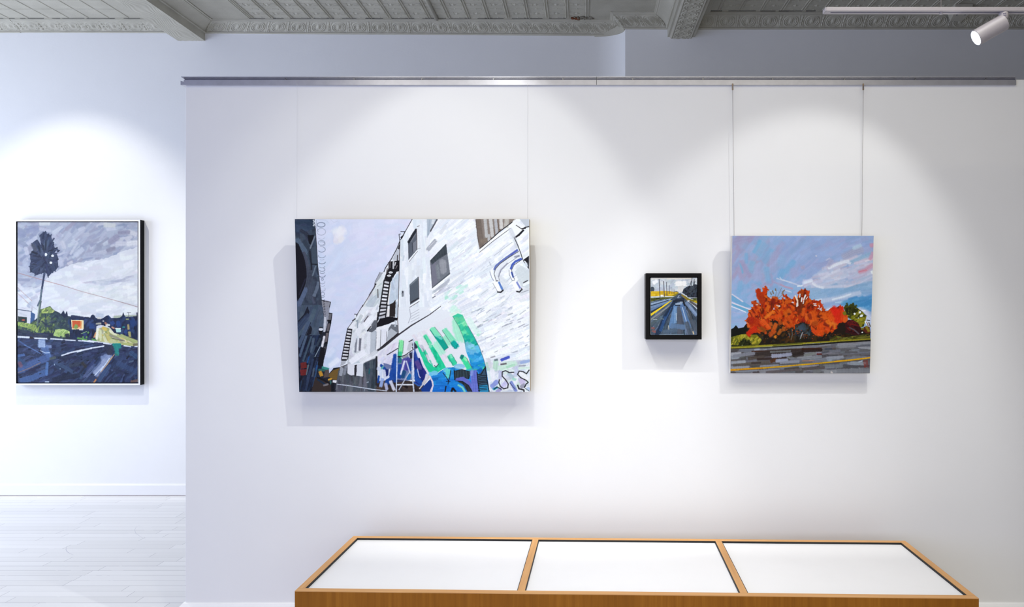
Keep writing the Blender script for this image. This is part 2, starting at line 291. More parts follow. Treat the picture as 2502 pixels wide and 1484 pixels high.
    # windows
    P(C(645, 425, 782, 195, 788, 545, 652, 705), (96, 102, 115)); P(C(722, 435, 782, 382, 782, 550, 728, 592), (126, 129, 141)); S(C(648, 425, 778, 212), w(40), (38, 40, 50)); S(C(690, 410, 765, 290), w(16), (120, 122, 132)); S(C(650, 440, 655, 700), w(8), (58, 62, 74)); S(C(712, 430, 722, 580), w(10), (60, 62, 74)); S(C(785, 200, 790, 540), w(9), (84, 64, 60)); S(C(655, 735, 795, 560), w(20), (236, 238, 242)); S(C(662, 738, 800, 565), w(6), (70, 66, 74)); S(C(800, 530, 845, 515), w(16), (190, 192, 200)); S(C(790, 165, 830, 150), w(8), (90, 88, 96)); S(C(805, 180, 830, 500), w(40), (220, 223, 231))
    P(C(952, 40, 1128, 40, 1045, 195, 956, 352), (176, 186, 200)); S(C(1120, 50, 1012, 240), w(22), (76, 74, 82), .85); S(C(1060, 60, 1050, 110), w(40), (210, 214, 222)); S(C(1000, 60, 975, 300), w(26), (160, 172, 188), .8)
    S(C(972, 540, 1090, 400), w(62), (166, 169, 181)); S(C(985, 500, 1080, 410), w(14), (196, 196, 204)); S(C(1180, 280, 1260, 150), w(50), (206, 209, 218), .7)
    P(C(1010, 715, 1272, 442, 1338, 930, 1042, 1168), (118, 122, 133)); P(C(1020, 760, 1105, 700, 1130, 1090, 1045, 1150), (122, 122, 138)); S(C(1215, 730, 1230, 900), w(100), (152, 154, 163)); S(C(1120, 800, 1150, 1000), w(50), (132, 138, 146)); P(C(1100, 1110, 1330, 915, 1338, 935, 1045, 1168), (90, 98, 108)); P(C(1012, 715, 1272, 445, 1285, 612, 1160, 680, 1035, 795), (84, 92, 100))
    for i in range(15): S(C(1025+i*17.5, 705-i*18.0, 1040+i*17.2, 770-i*11), w(8), (42, 48, 56), .85)
    S(C(1035, 1200, 1335, 955), w(24), (238, 239, 243)); S(C(1042, 1172, 1338, 935), w(6), (80, 82, 92)); o.fill(C(1040, 1230, 1330, 1010, 1340, 1180, 1060, 1330), 22, -38, (10, 28), (3, 6), [(176, 178, 192), (196, 198, 210), (206, 206, 216)], .7, spread=5); S(C(1045, 1335, 1100, 1300), w(14), (120, 122, 134)); S(C(1010, 720, 1045, 1165), w(8), (90, 88, 98))
    P(C(668, 1115, 812, 982, 826, 1352, 678, 1448), (92, 100, 112)); S(C(680, 1120, 808, 1005), w(24), (124, 132, 142)); S(C(815, 990, 826, 1350), w(8), (70, 60, 62)); S(C(690, 1410, 815, 1340), w(20), (60, 56, 62)); S(C(680, 1470, 830, 1372), w(18), (238, 238, 242)); S(D(670, 40, 830, -60), w(8), (66, 60, 66))
    S(C(556, 1225, 556, 1300), w(28), (64, 66, 76)); S(C(560, 1260, 556, 1310), w(20), (140, 146, 156))
    for i in range(4): S(D(690, 150+i*44, 830, 70+i*46), w(7), (168, 170, 182), .8)
    S(D(670, 60, 690, 190, 650, 300), w(12), (172, 174, 186), .8)
    # barred window at the top
    P(E(548, 40, 1215, 40, 1135, 100, 925, 252, 765, 402, 608, 525), (140, 128, 122)); S(E(590, 60, 640, 480), w(90), (122, 109, 102)); S(E(640, 400, 740, 380), w(60), (132, 118, 108))
    for q, ww, cc in (((700, 40, 725, 330), 48, (190, 190, 193)), ((790, 40, 822, 320), 54, (200, 199, 201)), ((872, 50, 895, 270), 44, (182, 184, 192)), ((962, 50, 972, 200), 54, (208, 206, 206)), ((1060, 50, 1050, 160), 74, (190, 186, 182)), ((760, 300, 765, 390), 40, (186, 186, 190))):
        S(E(*q), w(ww), cc, .9, 10)
    for q in ((905, 50, 935, 230), (850, 200, 855, 300), (940, 210, 975, 205)): S(E(*q), w(8), (96, 74, 62), .8)
    S(E(606, 530, 765, 405, 925, 258, 1150, 92), w(13), BLACK); S(E(608, 560, 800, 400, 1120, 175), w(32), (238, 239, 243), 1, 6, 1.2); S(E(608, 585, 830, 405, 1125, 190), w(7), (64, 60, 68)); S(E(545, 40, 575, 300, 605, 520), w(7), (74, 66, 68)); S(E(545, 330, 600, 560), w(40), (222, 226, 234), .7)
    S(E(1190, 85, 1330, 190), w(78), (232, 233, 238), 1, 6, 1.2); P(E(1270, 45, 1425, 45, 1425, 160, 1370, 160), (190, 196, 208)); S(E(1215, 145, 1300, 200, 1370, 195), w(12), BLACK); S(E(1300, 210, 1370, 175, 1425, 165), w(16), BLACK); P(E(1130, 120, 1215, 150, 1310, 215, 1190, 340), (234, 236, 240), h=1.1); S(E(1185, 350, 1260, 300, 1335, 222), w(28), BLACK)
    P(E(1200, 375, 1425, 190, 1425, 640, 1340, 700, 1265, 510), (236, 238, 242), h=1.2); o.fill(E(1215, 380, 1420, 200, 1420, 630, 1340, 690), 26, -38, (12, 34), (4, 9), wh, .8, spread=6, h=1.3)
    S(E(1115, 200, 1180, 340, 1230, 500), w(60), (200, 204, 214), .7); S(E(1190, 360, 1245, 480, 1290, 600, 1322, 700), w(11), BLACK); P(E(1325, 712, 1425, 640, 1425, 860, 1395, 790, 1370, 730), (36, 33, 40)); S(E(1330, 720, 1420, 850), w(8), BLACK)
    S(E(1375, 760, 1390, 810), w(40), (206, 214, 226)); S(E(850, 640, 1150, 420), w(10), (176, 180, 192), .8); S(E(770, 740, 800, 800), w(16), (176, 182, 194), .8)
    # hooked pipes
    for q in ((940, 1000, 1050, 1100, 980, 1230), (1220, 820, 1400, 900, 1400, 1120), (1290, 1250, 1420, 1200)): S(E(*q), w(90), (200, 205, 214), .6)
    P(E(1190, 900, 1290, 800, 1425, 900, 1425, 1180, 1300, 1150), (202, 210, 216), .85); S(E(1330, 1085, 1405, 1045), w(14), (60, 58, 66)); S(E(1340, 1120, 1420, 1080), w(40), (226, 230, 234))
    S(E(1260, 585, 1090, 690, 960, 800, 900, 900, 900, 990, 910, 1050), w(50), (222, 225, 232), 1, 6, 1.0); S(E(1070, 760, 960, 870, 920, 980), w(22), (166, 168, 186), .9); S(E(1265, 640, 1190, 660), w(26), (150, 154, 172))
    S(E(810, 880, 805, 940, 870, 1050), w(46), (238, 239, 243), 1, 6, 1.1); S(E(780, 900, 810, 1000, 845, 1050), w(9), (130, 138, 170))
    S(E(1235, 548, 1100, 640, 960, 740, 880, 810, 855, 865), w(34), (108, 124, 190), 1, 12, .8); S(E(1235, 545, 1130, 625), w(20), (86, 98, 190)); S(E(1255, 570, 1090, 672, 950, 770, 870, 860, 850, 940, 885, 1050, 910, 1050), w(8), (50, 48, 60))
    S(E(1250, 575, 1090, 665, 950, 765, 875, 850), w(9), (96, 98, 112), .8); S(E(1265, 640, 1075, 770, 965, 880, 925, 990, 940, 1050), w(8), (120, 122, 138), .8)
    S(E(865, 1085, 935, 1195), w(76), (240, 240, 243), 1, 5, 1.3); S(E(930, 1075, 985, 1190), w(32), (84, 124, 200)); S(E(905, 1235, 960, 1240, 1000, 1205), w(20), BLACK); S(E(830, 1090, 905, 1225), w(8), (120, 124, 140), .8); S(E(880, 1055, 915, 1050), w(12), (60, 56, 66))
    S(E(1310, 720, 1220, 780, 1165, 860, 1180, 960), w(38), (228, 231, 237), 1, 6, 1.); S(E(1115, 850, 1110, 930, 1160, 1030), w(40), (236, 237, 242), 1, 6, 1.1); S(E(1300, 690, 1200, 735, 1150, 790, 1128, 850), w(32), (72, 96, 190), 1, 12, .8); S(E(1140, 910, 1165, 990), w(28), (74, 104, 200)); S(E(1305, 705, 1180, 790, 1140, 870, 1150, 950, 1190, 1030), w(8), (58, 56, 76)); S(E(1095, 870, 1100, 950, 1150, 1050, 1190, 1040), w(8), (120, 124, 140))
    S(E(1180, 1080, 1235, 1180), w(72), (240, 240, 243), 1, 5, 1.3); S(E(1225, 1075, 1280, 1170), w(26), (120, 132, 200)); S(E(1220, 1225, 1270, 1235, 1310, 1190), w(20), BLACK); S(E(1300, 1170, 1315, 1200), w(16), (80, 80, 92)); S(E(1300, 1245, 1420, 1205), w(7), (130, 136, 150))
    # graffiti ------------------------------------------------------------
    lil = (218, 214, 226)
    P(D(150, 780, 480, 560, 720, 560, 1000, 360, 1300, 200)+F(160, 200, 420, 900, 430, 1060, 0, 1060)+D(900, 1080, 720, 1000, 240, 1080, 150, 960), (222, 221, 230), .75)
    o.fill(D(150, 790, 470, 600, 560, 800, 380, 1040, 160, 980), 40, -60, (10, 30), (4, 8), [(216, 212, 228), (204, 202, 224), (226, 224, 234)], .8, spread=14, h=.8)
    o.fill(D(560, 560, 1000, 380, 1300, 640, 1300, 960, 1050, 1000), 60, 58, (10, 32), (5, 9), [(222, 219, 228), (214, 210, 222), (228, 226, 232)], .7, spread=10, h=.7)
    S(F(230, 260, 250, 400, 300, 560), w(150), (160, 228, 198), .9, 6); S(F(160, 60, 260, 130), w(110), (190, 232, 214), .7, 8); S(F(220, 30, 150, 100), w(60), (206, 236, 226), .7); S(F(130, 170, 270, 110), w(46), (222, 234, 226), .9); S(F(430, 230, 520, 380, 600, 470), w(90), (212, 236, 228), .7, 5); o.dab(1080+588/k, 745+495/k, w(28), w(24), (172, 230, 206))
    band = F(165, 185, 250, 140, 330, 160, 420, 345, 530, 540, 610, 700, 680, 900, 725, 1060, 600, 1130, 480, 1070, 440, 900, 385, 760, 352, 560, 272, 360)
    P(band, (60, 200, 160)); o.setclip(band)
    for y, cc in ((200, (124, 226, 178)), (260, (110, 220, 170)), (330, (134, 228, 180)), (390, (64, 204, 160)), (440, (110, 222, 172)), (490, (100, 218, 170)), (560, (36, 188, 164)), (620, (28, 178, 166)), (690, (132, 202, 226)), (750, (120, 192, 228)), (800, (112, 190, 232)), (850, (50, 160, 224)), (910, (80, 178, 232)), (960, (30, 148, 216)), (1020, (24, 140, 212)), (1080, (24, 128, 200))):
        o.fill(F(100, y-40, 760, y-40, 760, y+40, 100, y+40), 16, -8, (10, 24), (4, 8), [cc, tuple(v-10 for v in cc)], .85, clip=False, spread=25, h=.9)
    S(F(400, 380, 520, 560), w(60), (34, 186, 158), .8); S(F(560, 690, 600, 760), w(60), (90, 184, 230), .7)
    o.setclip(None)
    S(F(165, 185, 272, 360, 352, 560, 385, 660), w(7), (70, 110, 110), .7); S(F(420, 345, 530, 540, 610, 700, 680, 900, 722, 1050), w(9), (60, 92, 118), .7)
    S(F(660, 760, 660, 780), w(20), (120, 120, 124), .6)
    # fingers of the hand-like mark
    S(D(1120, 640, 1190, 780), w(130), (158, 228, 200), .85, 6); S(D(1250, 540, 1310, 650), w(90), (140, 224, 188), .85)
    P(D(1000, 402, 1030, 370, 1085, 362, 1170, 485, 1312, 700, 1240, 752, 1100, 560), (128, 224, 184), wob=.3, h=.9); P(D(1080, 520, 1190, 515, 1312, 700, 1240, 752), (6, 164, 146), h=.9); S(D(1100, 500, 1200, 560), w(34), (120, 214, 196), .8); S(D(1010, 410, 1110, 560), w(14), (10, 140, 120), .8); S(D(1085, 362, 1200, 510, 1312, 705, 1240, 755), w(7), (50, 80, 84), .7)
    S(D(1250, 415, 1400, 600), w(84), (130, 222, 184), 1, 8, .9); S(D(1385, 620, 1445, 690), w(88), (6, 172, 162), 1, 8, .9); S(D(1210, 420, 1360, 640, 1420, 725), w(7), (60, 90, 92), .7); S(D(1470, 640, 1430, 725), w(8), (20, 90, 110), .7)
    S(D(538, 600, 520, 800), w(74), (132, 226, 160), 1, 8, .9); S(D(515, 790, 510, 940), w(60), (54, 196, 140), 1, 8, .9); S(D(500, 620, 484, 860, 490, 960), w(8), (34, 90, 90), .8); S(D(575, 590, 560, 800), w(7), (50, 80, 80), .7)
    P(D(762, 605, 795, 600, 830, 690, 880, 760, 970, 930, 1070, 1020, 1120, 1035, 1020, 740, 975, 690, 1045, 655, 1165, 840, 1275, 1035, 1190, 1085, 1115, 1140, 985, 1112, 925, 1000, 840, 790), (34, 204, 152), wob=.4, h=.9); o.fill(D(850, 760, 1080, 700, 1270, 1030, 1110, 1130, 950, 1040), 30, 60, (8, 22), (4, 8), [(34, 206, 154), (50, 214, 164), (20, 190, 142)], .6, spread=18, h=.9)
    S(D(785, 605, 800, 670), w(40), (110, 222, 160)); S(D(925, 510, 1010, 640), w(60), (86, 218, 166), 1, 8, .9); S(D(990, 640, 1020, 690), w(50), (120, 220, 180)); S(D(915, 520, 985, 660), w(7), (30, 100, 90), .7)
    S(D(900, 600, 1000, 790, 1100, 990), w(72), (222, 220, 228), 1, 5, 1.0); S(D(850, 650, 900, 760), w(46), (190, 192, 206), .9); S(D(890, 720, 985, 950), w(9), (70, 120, 110), .7); S(D(1150, 980, 1110, 1035, 1080, 1000), w(12), (50, 70, 80), .8); S(D(830, 510, 860, 640), w(60), (226, 224, 232), .9)
    S(F(120, 850, 200, 970), w(84), (54, 208, 160), 1, 8, .9); S(F(140, 820, 150, 870), w(40), (130, 226, 190)); S(F(85, 850, 180, 1005), w(8), (20, 110, 100), .7); S(F(150, 815, 240, 960), w(7), (70, 80, 90), .6)
    S(F(350, 890, 450, 1070), w(82), (60, 216, 156), 1, 8, .9); S(F(360, 880, 400, 920), w(36), (140, 230, 180)); S(F(330, 840, 310, 880), w(50), (10, 130, 120)); S(F(400, 880, 490, 1050), w(9), (100, 84, 70), .7)
    # blue foot of the mark
    blue = D(1000, 1130, 1110, 1150, 1180, 1100, 1280, 1040)+F(80, 1040, 200, 1030, 330, 1080, 480, 1065, 600, 1100, 725, 1045, 780, 1470, 0, 1470)+D(1040, 1470, 1070, 1330, 1030, 1200)
    P(blue, (26, 140, 214), h=.6); o.setclip(blue)
    o.fill(D(1000, 1100, 1484, 1000)+F(740, 1050, 760, 1440, 0, 1440)+D(1050, 1440), 130, 0, (10, 34), (4, 9), lambda x, y: [(40-(y-890)*.5, 150-(y-890)*.55, 220), (20, 128-(y-890)*.3, 206), (60-(y-890)*.6, 168-(y-890)*.7, 226)], .8, clip=False, spread=8, h=.8)
    o.setclip(None)
    for x, y, rx, ry, cc in ((280, 1020, 92, 46, (132, 190, 226)), (60, 1080, 50, 40, (110, 200, 226)), (-230, 1150, 90, 40, (110, 194, 232)), (-130, 1130, 60, 40, (120, 196, 230)), (470, 1080, 60, 30, (60, 180, 190))): o.dab(1080+x/k, 745+y/k, w(rx), w(ry), cc, .9)
    S(F(90, 1080, 90, 1190), w(70), (100, 214, 200), .9); S(F(220, 1020, 350, 1045), w(20), (160, 204, 232))
    S(F(5, 1125, 60, 1190, 130, 1310), w(11), BLACK); S(F(138, 1085, 120, 1200, 92, 1315), w(11), BLACK); S(F(60, 1270, 130, 1270), w(9), BLACK)
    P(F(192, 1095, 330, 1065, 470, 1110, 435, 1225, 330, 1205, 205, 1240), (62, 88, 100)); 
    for i in range(10): S(F(205+i*26, 1090-6*math.sin(i*.35), 212+i*24, 1215), w(11), BLACK, .85)
    S(F(192, 1075, 200, 1240, 260, 1210, 330, 1205, 435, 1225, 472, 1090), w(11), BLACK); S(F(195, 1100, 320, 1068, 470, 1115), w(9), BLACK)
    S(F(240, 1245, 340, 1225, 430, 1290, 490, 1440), w(64), (104, 110, 202), 1, 9, .8); S(F(515, 1110, 540, 1440), w(110), (104, 116, 206), 1, 12, .8); S(F(490, 1090, 480, 1160), w(40), (130, 150, 215), .9)
    P(F(215, 1262, 330, 1265, 430, 1330, 495, 1440, 400, 1440, 330, 1350), (52, 58, 66)); S(F(215, 1262, 330, 1270, 430, 1335, 490, 1440), w(13), BLACK); S(F(300, 1330, 400, 1440), w(9), BLACK); S(F(340, 1290, 350, 1370), w(10), BLACK); S(F(400, 1340, 410, 1420), w(10), BLACK)
    S(F(130, 1320, 230, 1310, 320, 1360, 365, 1450), w(80), (24, 132, 216), 1, 8); S(F(260, 1330, 330, 1370, 370, 1440), w(30), (130, 210, 190), .9); S(F(150, 1440, 170, 1380, 220, 1440), w(30), BLACK); S(F(60, 1350, 45, 1440), w(18), BLACK)
    P(F(565, 1120, 600, 1150, 705, 1030, 775, 1450, 612, 1450), (58, 86, 112)); P(F(600, 1330, 750, 1310, 775, 1450, 612, 1450), (40, 140, 190))
    for i in range(9): S(F(590, 1185+i*30, 650, 1170+i*30+8*(i % 2), 735, 1175+i*29), w(10), BLACK, .9)
    S(F(570, 1115, 585, 1280, 610, 1445), w(13), BLACK); S(F(705, 1020, 735, 1240, 772, 1445), w(14), BLACK); S(F(580, 1150, 640, 1150, 705, 1030), w(12), BLACK); P(F(560, 1070, 670, 1070, 620, 1140), (16, 100, 190))
    # lettering on the right
    o.fill(F(735, 950, 1430, 900, 1430, 1440, 780, 1440), 150, lambda x, y: 60 if x < 1200 else -30, (8, 24), (4, 8), [(214, 216, 226), (200, 206, 220), (222, 224, 232), (186, 194, 214), (204, 222, 216)], .8, spread=30, h=.9)
    for q, ww, cc in (((940, 1050, 1200, 965), 78, (192, 220, 206)), ((1060, 1030, 1180, 990), 40, (170, 214, 190)), ((880, 940, 870, 1060), 76, (178, 212, 194)), ((740, 960, 760, 1080), 56, (176, 206, 196)), ((820, 1080, 830, 1250), 76, (226, 226, 236)), ((750, 1100, 790, 1230), 40, (214, 226, 230)), ((760, 890, 790, 1030), 50, (206, 205, 216)), ((900, 1270, 820, 1350), 70, (132, 146, 214)), ((1130, 1280, 1210, 1420), 50, (120, 136, 204)), ((960, 1100, 950, 1220), 60, (188, 190, 222)), ((1010, 1310, 1020, 1320), 110, (190, 186, 226)), ((1090, 1140, 1160, 1200), 60, (170, 190, 204)), ((1230, 1030, 1200, 1160), 60, (190, 196, 222)), ((1290, 1240, 1330, 1290), 90, (196, 184, 220)), ((1290, 1130, 1400, 1230), 70, (226, 226, 232)), ((1350, 1330, 1300, 1360), 60, (150, 150, 170)), ((960, 1390, 900, 1440), 60, (160, 156, 206)), ((840, 1400, 900, 1370), 36, (40, 150, 190)), ((1160, 1220, 1200, 1240), 40, (160, 210, 196)), ((1400, 1380, 1430, 1400), 50, (170, 186, 220)), ((1260, 1050, 1420, 1040), 40, (200, 220, 212))):
        S(F(*q), w(ww), cc, .92, 9, .9)
    S(F(1180, 1115, 1100, 1120, 1040, 1088, 985, 1110, 985, 1180, 1040, 1240, 1085, 1310, 1075, 1375, 1010, 1392, 955, 1350, 930, 1290, 938, 1240), w(16), (32, 30, 38)); S(F(850, 1400, 900, 1360, 970, 1400), w(14), (36, 36, 50))
    S(F(1430, 1075, 1385, 1140, 1330, 1105, 1265, 1095, 1238, 1150, 1290, 1205, 1380, 1250, 1415, 1285, 1380, 1310, 1350, 1370), w(16), (32, 30, 38)); S(F(1240, 1330, 1260, 1390, 1340, 1410, 1345, 1440), w(22), (30, 28, 36)); S(F(1110, 1290, 1200, 1400), w(10), (70, 70, 110)); S(F(1360, 1380, 1430, 1430), w(9), (60, 70, 84))
    S(F(970, 912, 1095, 862), w(42), (64, 82, 192)); S(F(1290, 955, 1425, 925), w(46), (152, 172, 216)); S(F(960, 985, 1050, 970), w(26), (92, 86, 96), .8); S(F(1260, 1012, 1370, 1005), w(14), (120, 124, 140), .8); S(F(860, 915, 905, 905), w(30), (90, 108, 118), .8); S(F(800, 870, 860, 850), w(24), (160, 158, 168), .8)
    # blue tangle in the middle
    P(D(130, 1260, 460, 1240, 870, 1290, 1000, 1440, 130, 1470), (70, 58, 56), wob=.6); o.fill(D(130, 1250, 860, 1250, 900, 1440, 130, 1440), 40, 20, (8, 24), (3, 6), [(78, 64, 60), (56, 48, 50), (92, 76, 68), (44, 40, 46)], .8, spread=30)
    P(D(240, 960, 380, 1000, 440, 830, 560, 900, 720, 760, 740, 1240, 460, 1290, 290, 1300), (44, 62, 128), .6)
    R, Nv, Pu, Wt = (24, 74, 168), (28, 40, 116), (92, 82, 168), (214, 216, 232)
    for q, ww, cc in (((200, 1000, 290, 1090), 46, R), ((150, 1050, 200, 1080), 60, (200, 206, 228)), ((200, 1110, 190, 1250), 46, (200, 208, 230)), ((170, 1180, 155, 1290), 30, R), ((250, 1090, 270, 1200), 50, (196, 200, 222)), ((300, 1080, 310, 1180), 40, Nv), ((440, 830, 400, 1040), 60, R), ((460, 900, 420, 1120), 60, (34, 86, 180)), ((420, 1090, 310, 1290), 90, R), ((420, 1150, 440, 1270), 60, (20, 70, 160)), ((330, 1190, 250, 1240), 40, Wt), ((230, 1230, 200, 1350), 50, (150, 170, 220)), ((280, 1310, 300, 1400), 50, (176, 180, 214)), ((360, 1270, 420, 1410), 50, (206, 208, 226)), ((345, 1060, 330, 1180), 16, Wt), ((520, 1000, 500, 1200), 70, R), ((600, 900, 560, 1080), 70, Pu), ((660, 900, 640, 1060), 80, (70, 66, 156)), ((590, 930, 530, 1150), 30, Wt), ((590, 1100, 560, 1200), 60, (30, 80, 130)), ((690, 960, 690, 1080), 50, R), ((670, 1160, 650, 1220), 66, (24, 110, 180)), ((620, 930, 680, 1130), 18, (200, 205, 222)), ((650, 830, 700, 890), 26, (206, 206, 220)), ((690, 800, 700, 880), 40, (44, 46, 70)), ((240, 1020, 210, 1060), 24, (100, 180, 170)), ((560, 870, 640, 830), 40, (150, 150, 160))):
        S(D(*q), w(ww), cc, .95, 9, .8)
    P(D(735, 700, 790, 740, 850, 900, 905, 1030, 955, 1150, 905, 1290, 825, 1335, 765, 1290, 750, 1100), (30, 42, 130), wob=.5, h=.7); S(D(770, 760, 800, 940), w(60), (36, 74, 170)); S(D(790, 940, 840, 1050), w(70), (96, 76, 150)); S(D(790, 1090, 790, 1230, 860, 1290), w(70), (28, 84, 178)); S(D(910, 1060, 930, 1160), w(50), (40, 44, 140)); S(D(800, 1060, 830, 1180, 850, 1210), w(14), (206, 206, 226)); S(D(790, 740, 830, 860), w(46), (216, 220, 234)); S(D(750, 1290, 820, 1340, 900, 1330), w(24), (44, 92, 180))
    S(D(735, 640, 770, 700), w(60), (46, 50, 74)); S(D(660, 610, 730, 570), w(16), (66, 62, 72)); S(D(690, 630, 660, 740), w(60), (190, 192, 200))
    P(D(860, 1400, 1020, 1225, 1055, 1310, 1030, 1445, 880, 1445), (20, 62, 152), h=.7); S(D(985, 1180, 900, 1310), w(50), (196, 188, 190)); S(D(900, 1310, 840, 1390), w(20), (200, 196, 206)); S(D(860, 890, 900, 1010, 985, 1140), w(26), (222, 212, 226)); S(D(1000, 1180, 1050, 1270, 1060, 1340, 1020, 1440), w(26), (222, 208, 220)); S(D(960, 1150, 940, 1240), w(40), (210, 206, 220))
    S(D(300, 830, 480, 720), w(14), (70, 66, 76)); S(D(500, 870, 600, 830, 730, 740), w(12), (54, 54, 66))
    S(D(468, 740, 465, 1000, 455, 1440), w(18), (188, 200, 222), .95, 26); S(D(735, 560, 738, 760, 716, 1010, 722, 1200, 745, 1440), w(22), (196, 206, 224), .95, 26); S(D(470, 1325, 725, 1325), w(22), (222, 226, 236)); S(D(660, 1130, 580, 1270, 500, 1410), w(18), (176, 182, 200)); S(D(715, 700, 735, 740), w(14), (44, 40, 48)); S(D(478, 860, 520, 850), w(14), BLACK)
    S(D(0, 1395, 140, 1412, 300, 1430), w(13), (206, 212, 228), .95, 16)
    return o

def paint_autumn():
    o = Oil(1780, 572, 2137, 916, 2.0, 5)
    k = 1484/180
    G, H, I, J = (frame_of(x, y, k) for x, y in ((1780, 570), (1955, 570), (1780, 740), (1955, 740)))
    w = lambda v: v/k
    S, P = o.stroke, o.poly
    o.soft = 1.1
    P([(1780, 572), (2137, 572), (2137, 916), (1780, 916)], (150, 168, 210))
    def pal(x, y):
        t = (x-1787)/346; v = (y-576)/200
        if t < .3 and v < .55+.3*t: return [(160, 158, 192), (154, 164, 202), (162, 150, 184), (140, 166, 206), (152, 160, 200)]
        if t > .35 and v < .5: return [(146, 166, 212), (152, 170, 214), (140, 164, 208), (156, 164, 206)]
        return [(140, 172, 214), (150, 170, 214), (128, 168, 212), (156, 172, 216)]
    o.fill([(1783, 574), (2135, 574), (2135, 830), (1783, 830)], 700, lambda x, y: -62+(x-1790)*.13 if y < 690 else -20+(x-1790)*.0, (16, 50), (4, 10), pal, .6, spread=14, h=.35, br=4, jit=3, curve=.12)
    for q, ww, cc in (((620, 150, 560, 280, 500, 380), 60, (112, 172, 212)), ((720, 230, 600, 420), 110, (128, 170, 210)), ((345, 410, 345, 590), 60, (118, 170, 212)), ((220, 600, 270, 790), 30, (100, 172, 212)), ((470, 580, 420, 760), 110, (124, 172, 210)), ((860, 350, 720, 560), 110, (120, 168, 210)), ((940, 330, 840, 370), 40, (128, 172, 214)), ((1300, 560, 1150, 760), 90, (112, 168, 212)), ((1080, 760, 1040, 860), 120, (112, 168, 212)), ((230, 970, 190, 1250), 70, (122, 170, 212)), ((330, 1040, 310, 1300), 60, (138, 170, 212)), ((560, 960, 620, 1020), 90, (118, 166, 210)), ((240, 560, 420, 860), 70, (160, 150, 188)), ((560, 660, 570, 930), 110, (160, 166, 206)), ((900, 420, 880, 740), 120, (158, 164, 204)), ((1080, 200, 950, 380), 100, (158, 162, 202)), ((1280, 720, 1330, 860), 110, (160, 164, 204)), ((120, 160, 400, 100), 120, (158, 154, 190)), ((200, 700, 230, 880), 60, (164, 154, 190)), ((750, 700, 800, 980), 90, (120, 168, 210)), ((1080, 480, 1050, 640), 120, (140, 170, 210))):
        S(G(*q), w(ww), cc, .65, 5, .35)
    # clouds
    cl = H(190, 930, 560, 660, 930, 540, 1450, 470, 1450, 960, 900, 1110, 330, 1090, 0, 1010)
    o.fill(cl, 210, -17, (16, 48), (3, 7), [(188, 190, 216), (176, 184, 213), (200, 202, 222), (182, 176, 204), (168, 184, 214), (192, 186, 208)], .7, clip=False, spread=9, h=.5, br=6, jit=3)
    o.fill(H(0, 1110, 900, 1110, 1450, 980, 1450, 1240, 600, 1280, 200, 1340), 70, -12, (16, 44), (4, 8), [(140, 172, 210), (150, 178, 214), (132, 168, 208)], .7, clip=False, spread=8, h=.4, jit=3)
    for q, ww, cc in (((870, 480, 1050, 380, 1220, 330), 110, (164, 164, 192)), ((1060, 300, 1200, 245), 60, (178, 200, 222)), ((1010, 580, 1450, 390), 60, (140, 174, 206)), ((560, 700, 760, 610, 960, 552), 44, (216, 222, 236)), ((880, 560, 1000, 600), 40, (206, 210, 228)), ((70, 990, 230, 955), 40, (208, 216, 232)), ((240, 1000, 330, 1060, 460, 1090), 40, (214, 216, 230)), ((480, 1080, 900, 1060), 44, (196, 196, 218)), ((1090, 600, 1440, 510), 44, (202, 188, 210)), ((1300, 560, 1440, 520), 20, (222, 214, 226)), ((1180, 775, 1300, 740, 1440, 640), 70, (200, 148, 172)), ((1180, 770, 1330, 735), 22, (206, 130, 150)), ((1410, 250, 1455, 235), 60, (200, 140, 162)), ((1400, 520, 1455, 400), 60, (196, 146, 172)), ((380, 1370, 760, 1300, 1190, 1190), 70, (186, 196, 222)), ((640, 1330, 860, 1275, 1010, 1220), 26, (214, 222, 236)), ((230, 1350, 420, 1320), 20, (200, 212, 230)), ((700, 1390, 880, 1370), 22, (180, 206, 230)), ((300, 450, 320, 460), 20, (200, 196, 214)), ((510, 540, 580, 500), 22, (184, 186, 214)), ((620, 540, 560, 640), 70, (166, 166, 198)), ((20, 690, 60, 680), 60, (168, 160, 190))):
        S(H(*q), w(ww), cc, .8, 8, .7)
    P(H(800, 1430, 1050, 1300, 1440, 1255)+J(1440, 0, 1440, 170, 1140, 90, 900, 60, 700, 0), (86, 150, 204), .85, wob=1); o.fill(H(860, 1420, 1060, 1310, 1435, 1265)+J(1435, 120, 1100, 60, 800, 10), 34, -14, (14, 36), (4, 8), [(78, 146, 202), (96, 158, 208), (70, 138, 198)], .6, clip=False, spread=7, h=.4)
    S(J(1180, 150, 1300, 210, 1430, 330), w(120), (198, 202, 226), .9, 8); S(J(1240, 150, 1300, 150), w(30), (220, 222, 236)); S(J(1350, 340, 1410, 460), w(70), (192, 200, 224)); S(J(500, 140, 640, 100), w(60), (176, 186, 214), .8); S(J(530, 130, 620, 95), w(14), (220, 220, 234))
    S(H(1430, 760, 1450, 800), w(34), (222, 228, 234)); 
    o.soft = .4
    # white rays on the left
    S(G(50, 1250, 50, 1330), w(30), (96, 160, 206)); P(G(50, 1230, 300, 1370, 480, 1484, 300, 1484, 50, 1350), (112, 164, 208)); P(I(50, 30, 60, 0, 440, 140, 360, 180), (104, 166, 206))
    S(G(60, 1220, 280, 1370), w(24), (204, 200, 220)); S(I(60, -10, 250, 60, 430, 130), w(24), (216, 208, 224)); S(I(40, 62, 190, 118, 340, 180), w(18), (218, 218, 232)); S(I(60, 170, 240, 220), w(10), (176, 178, 212))
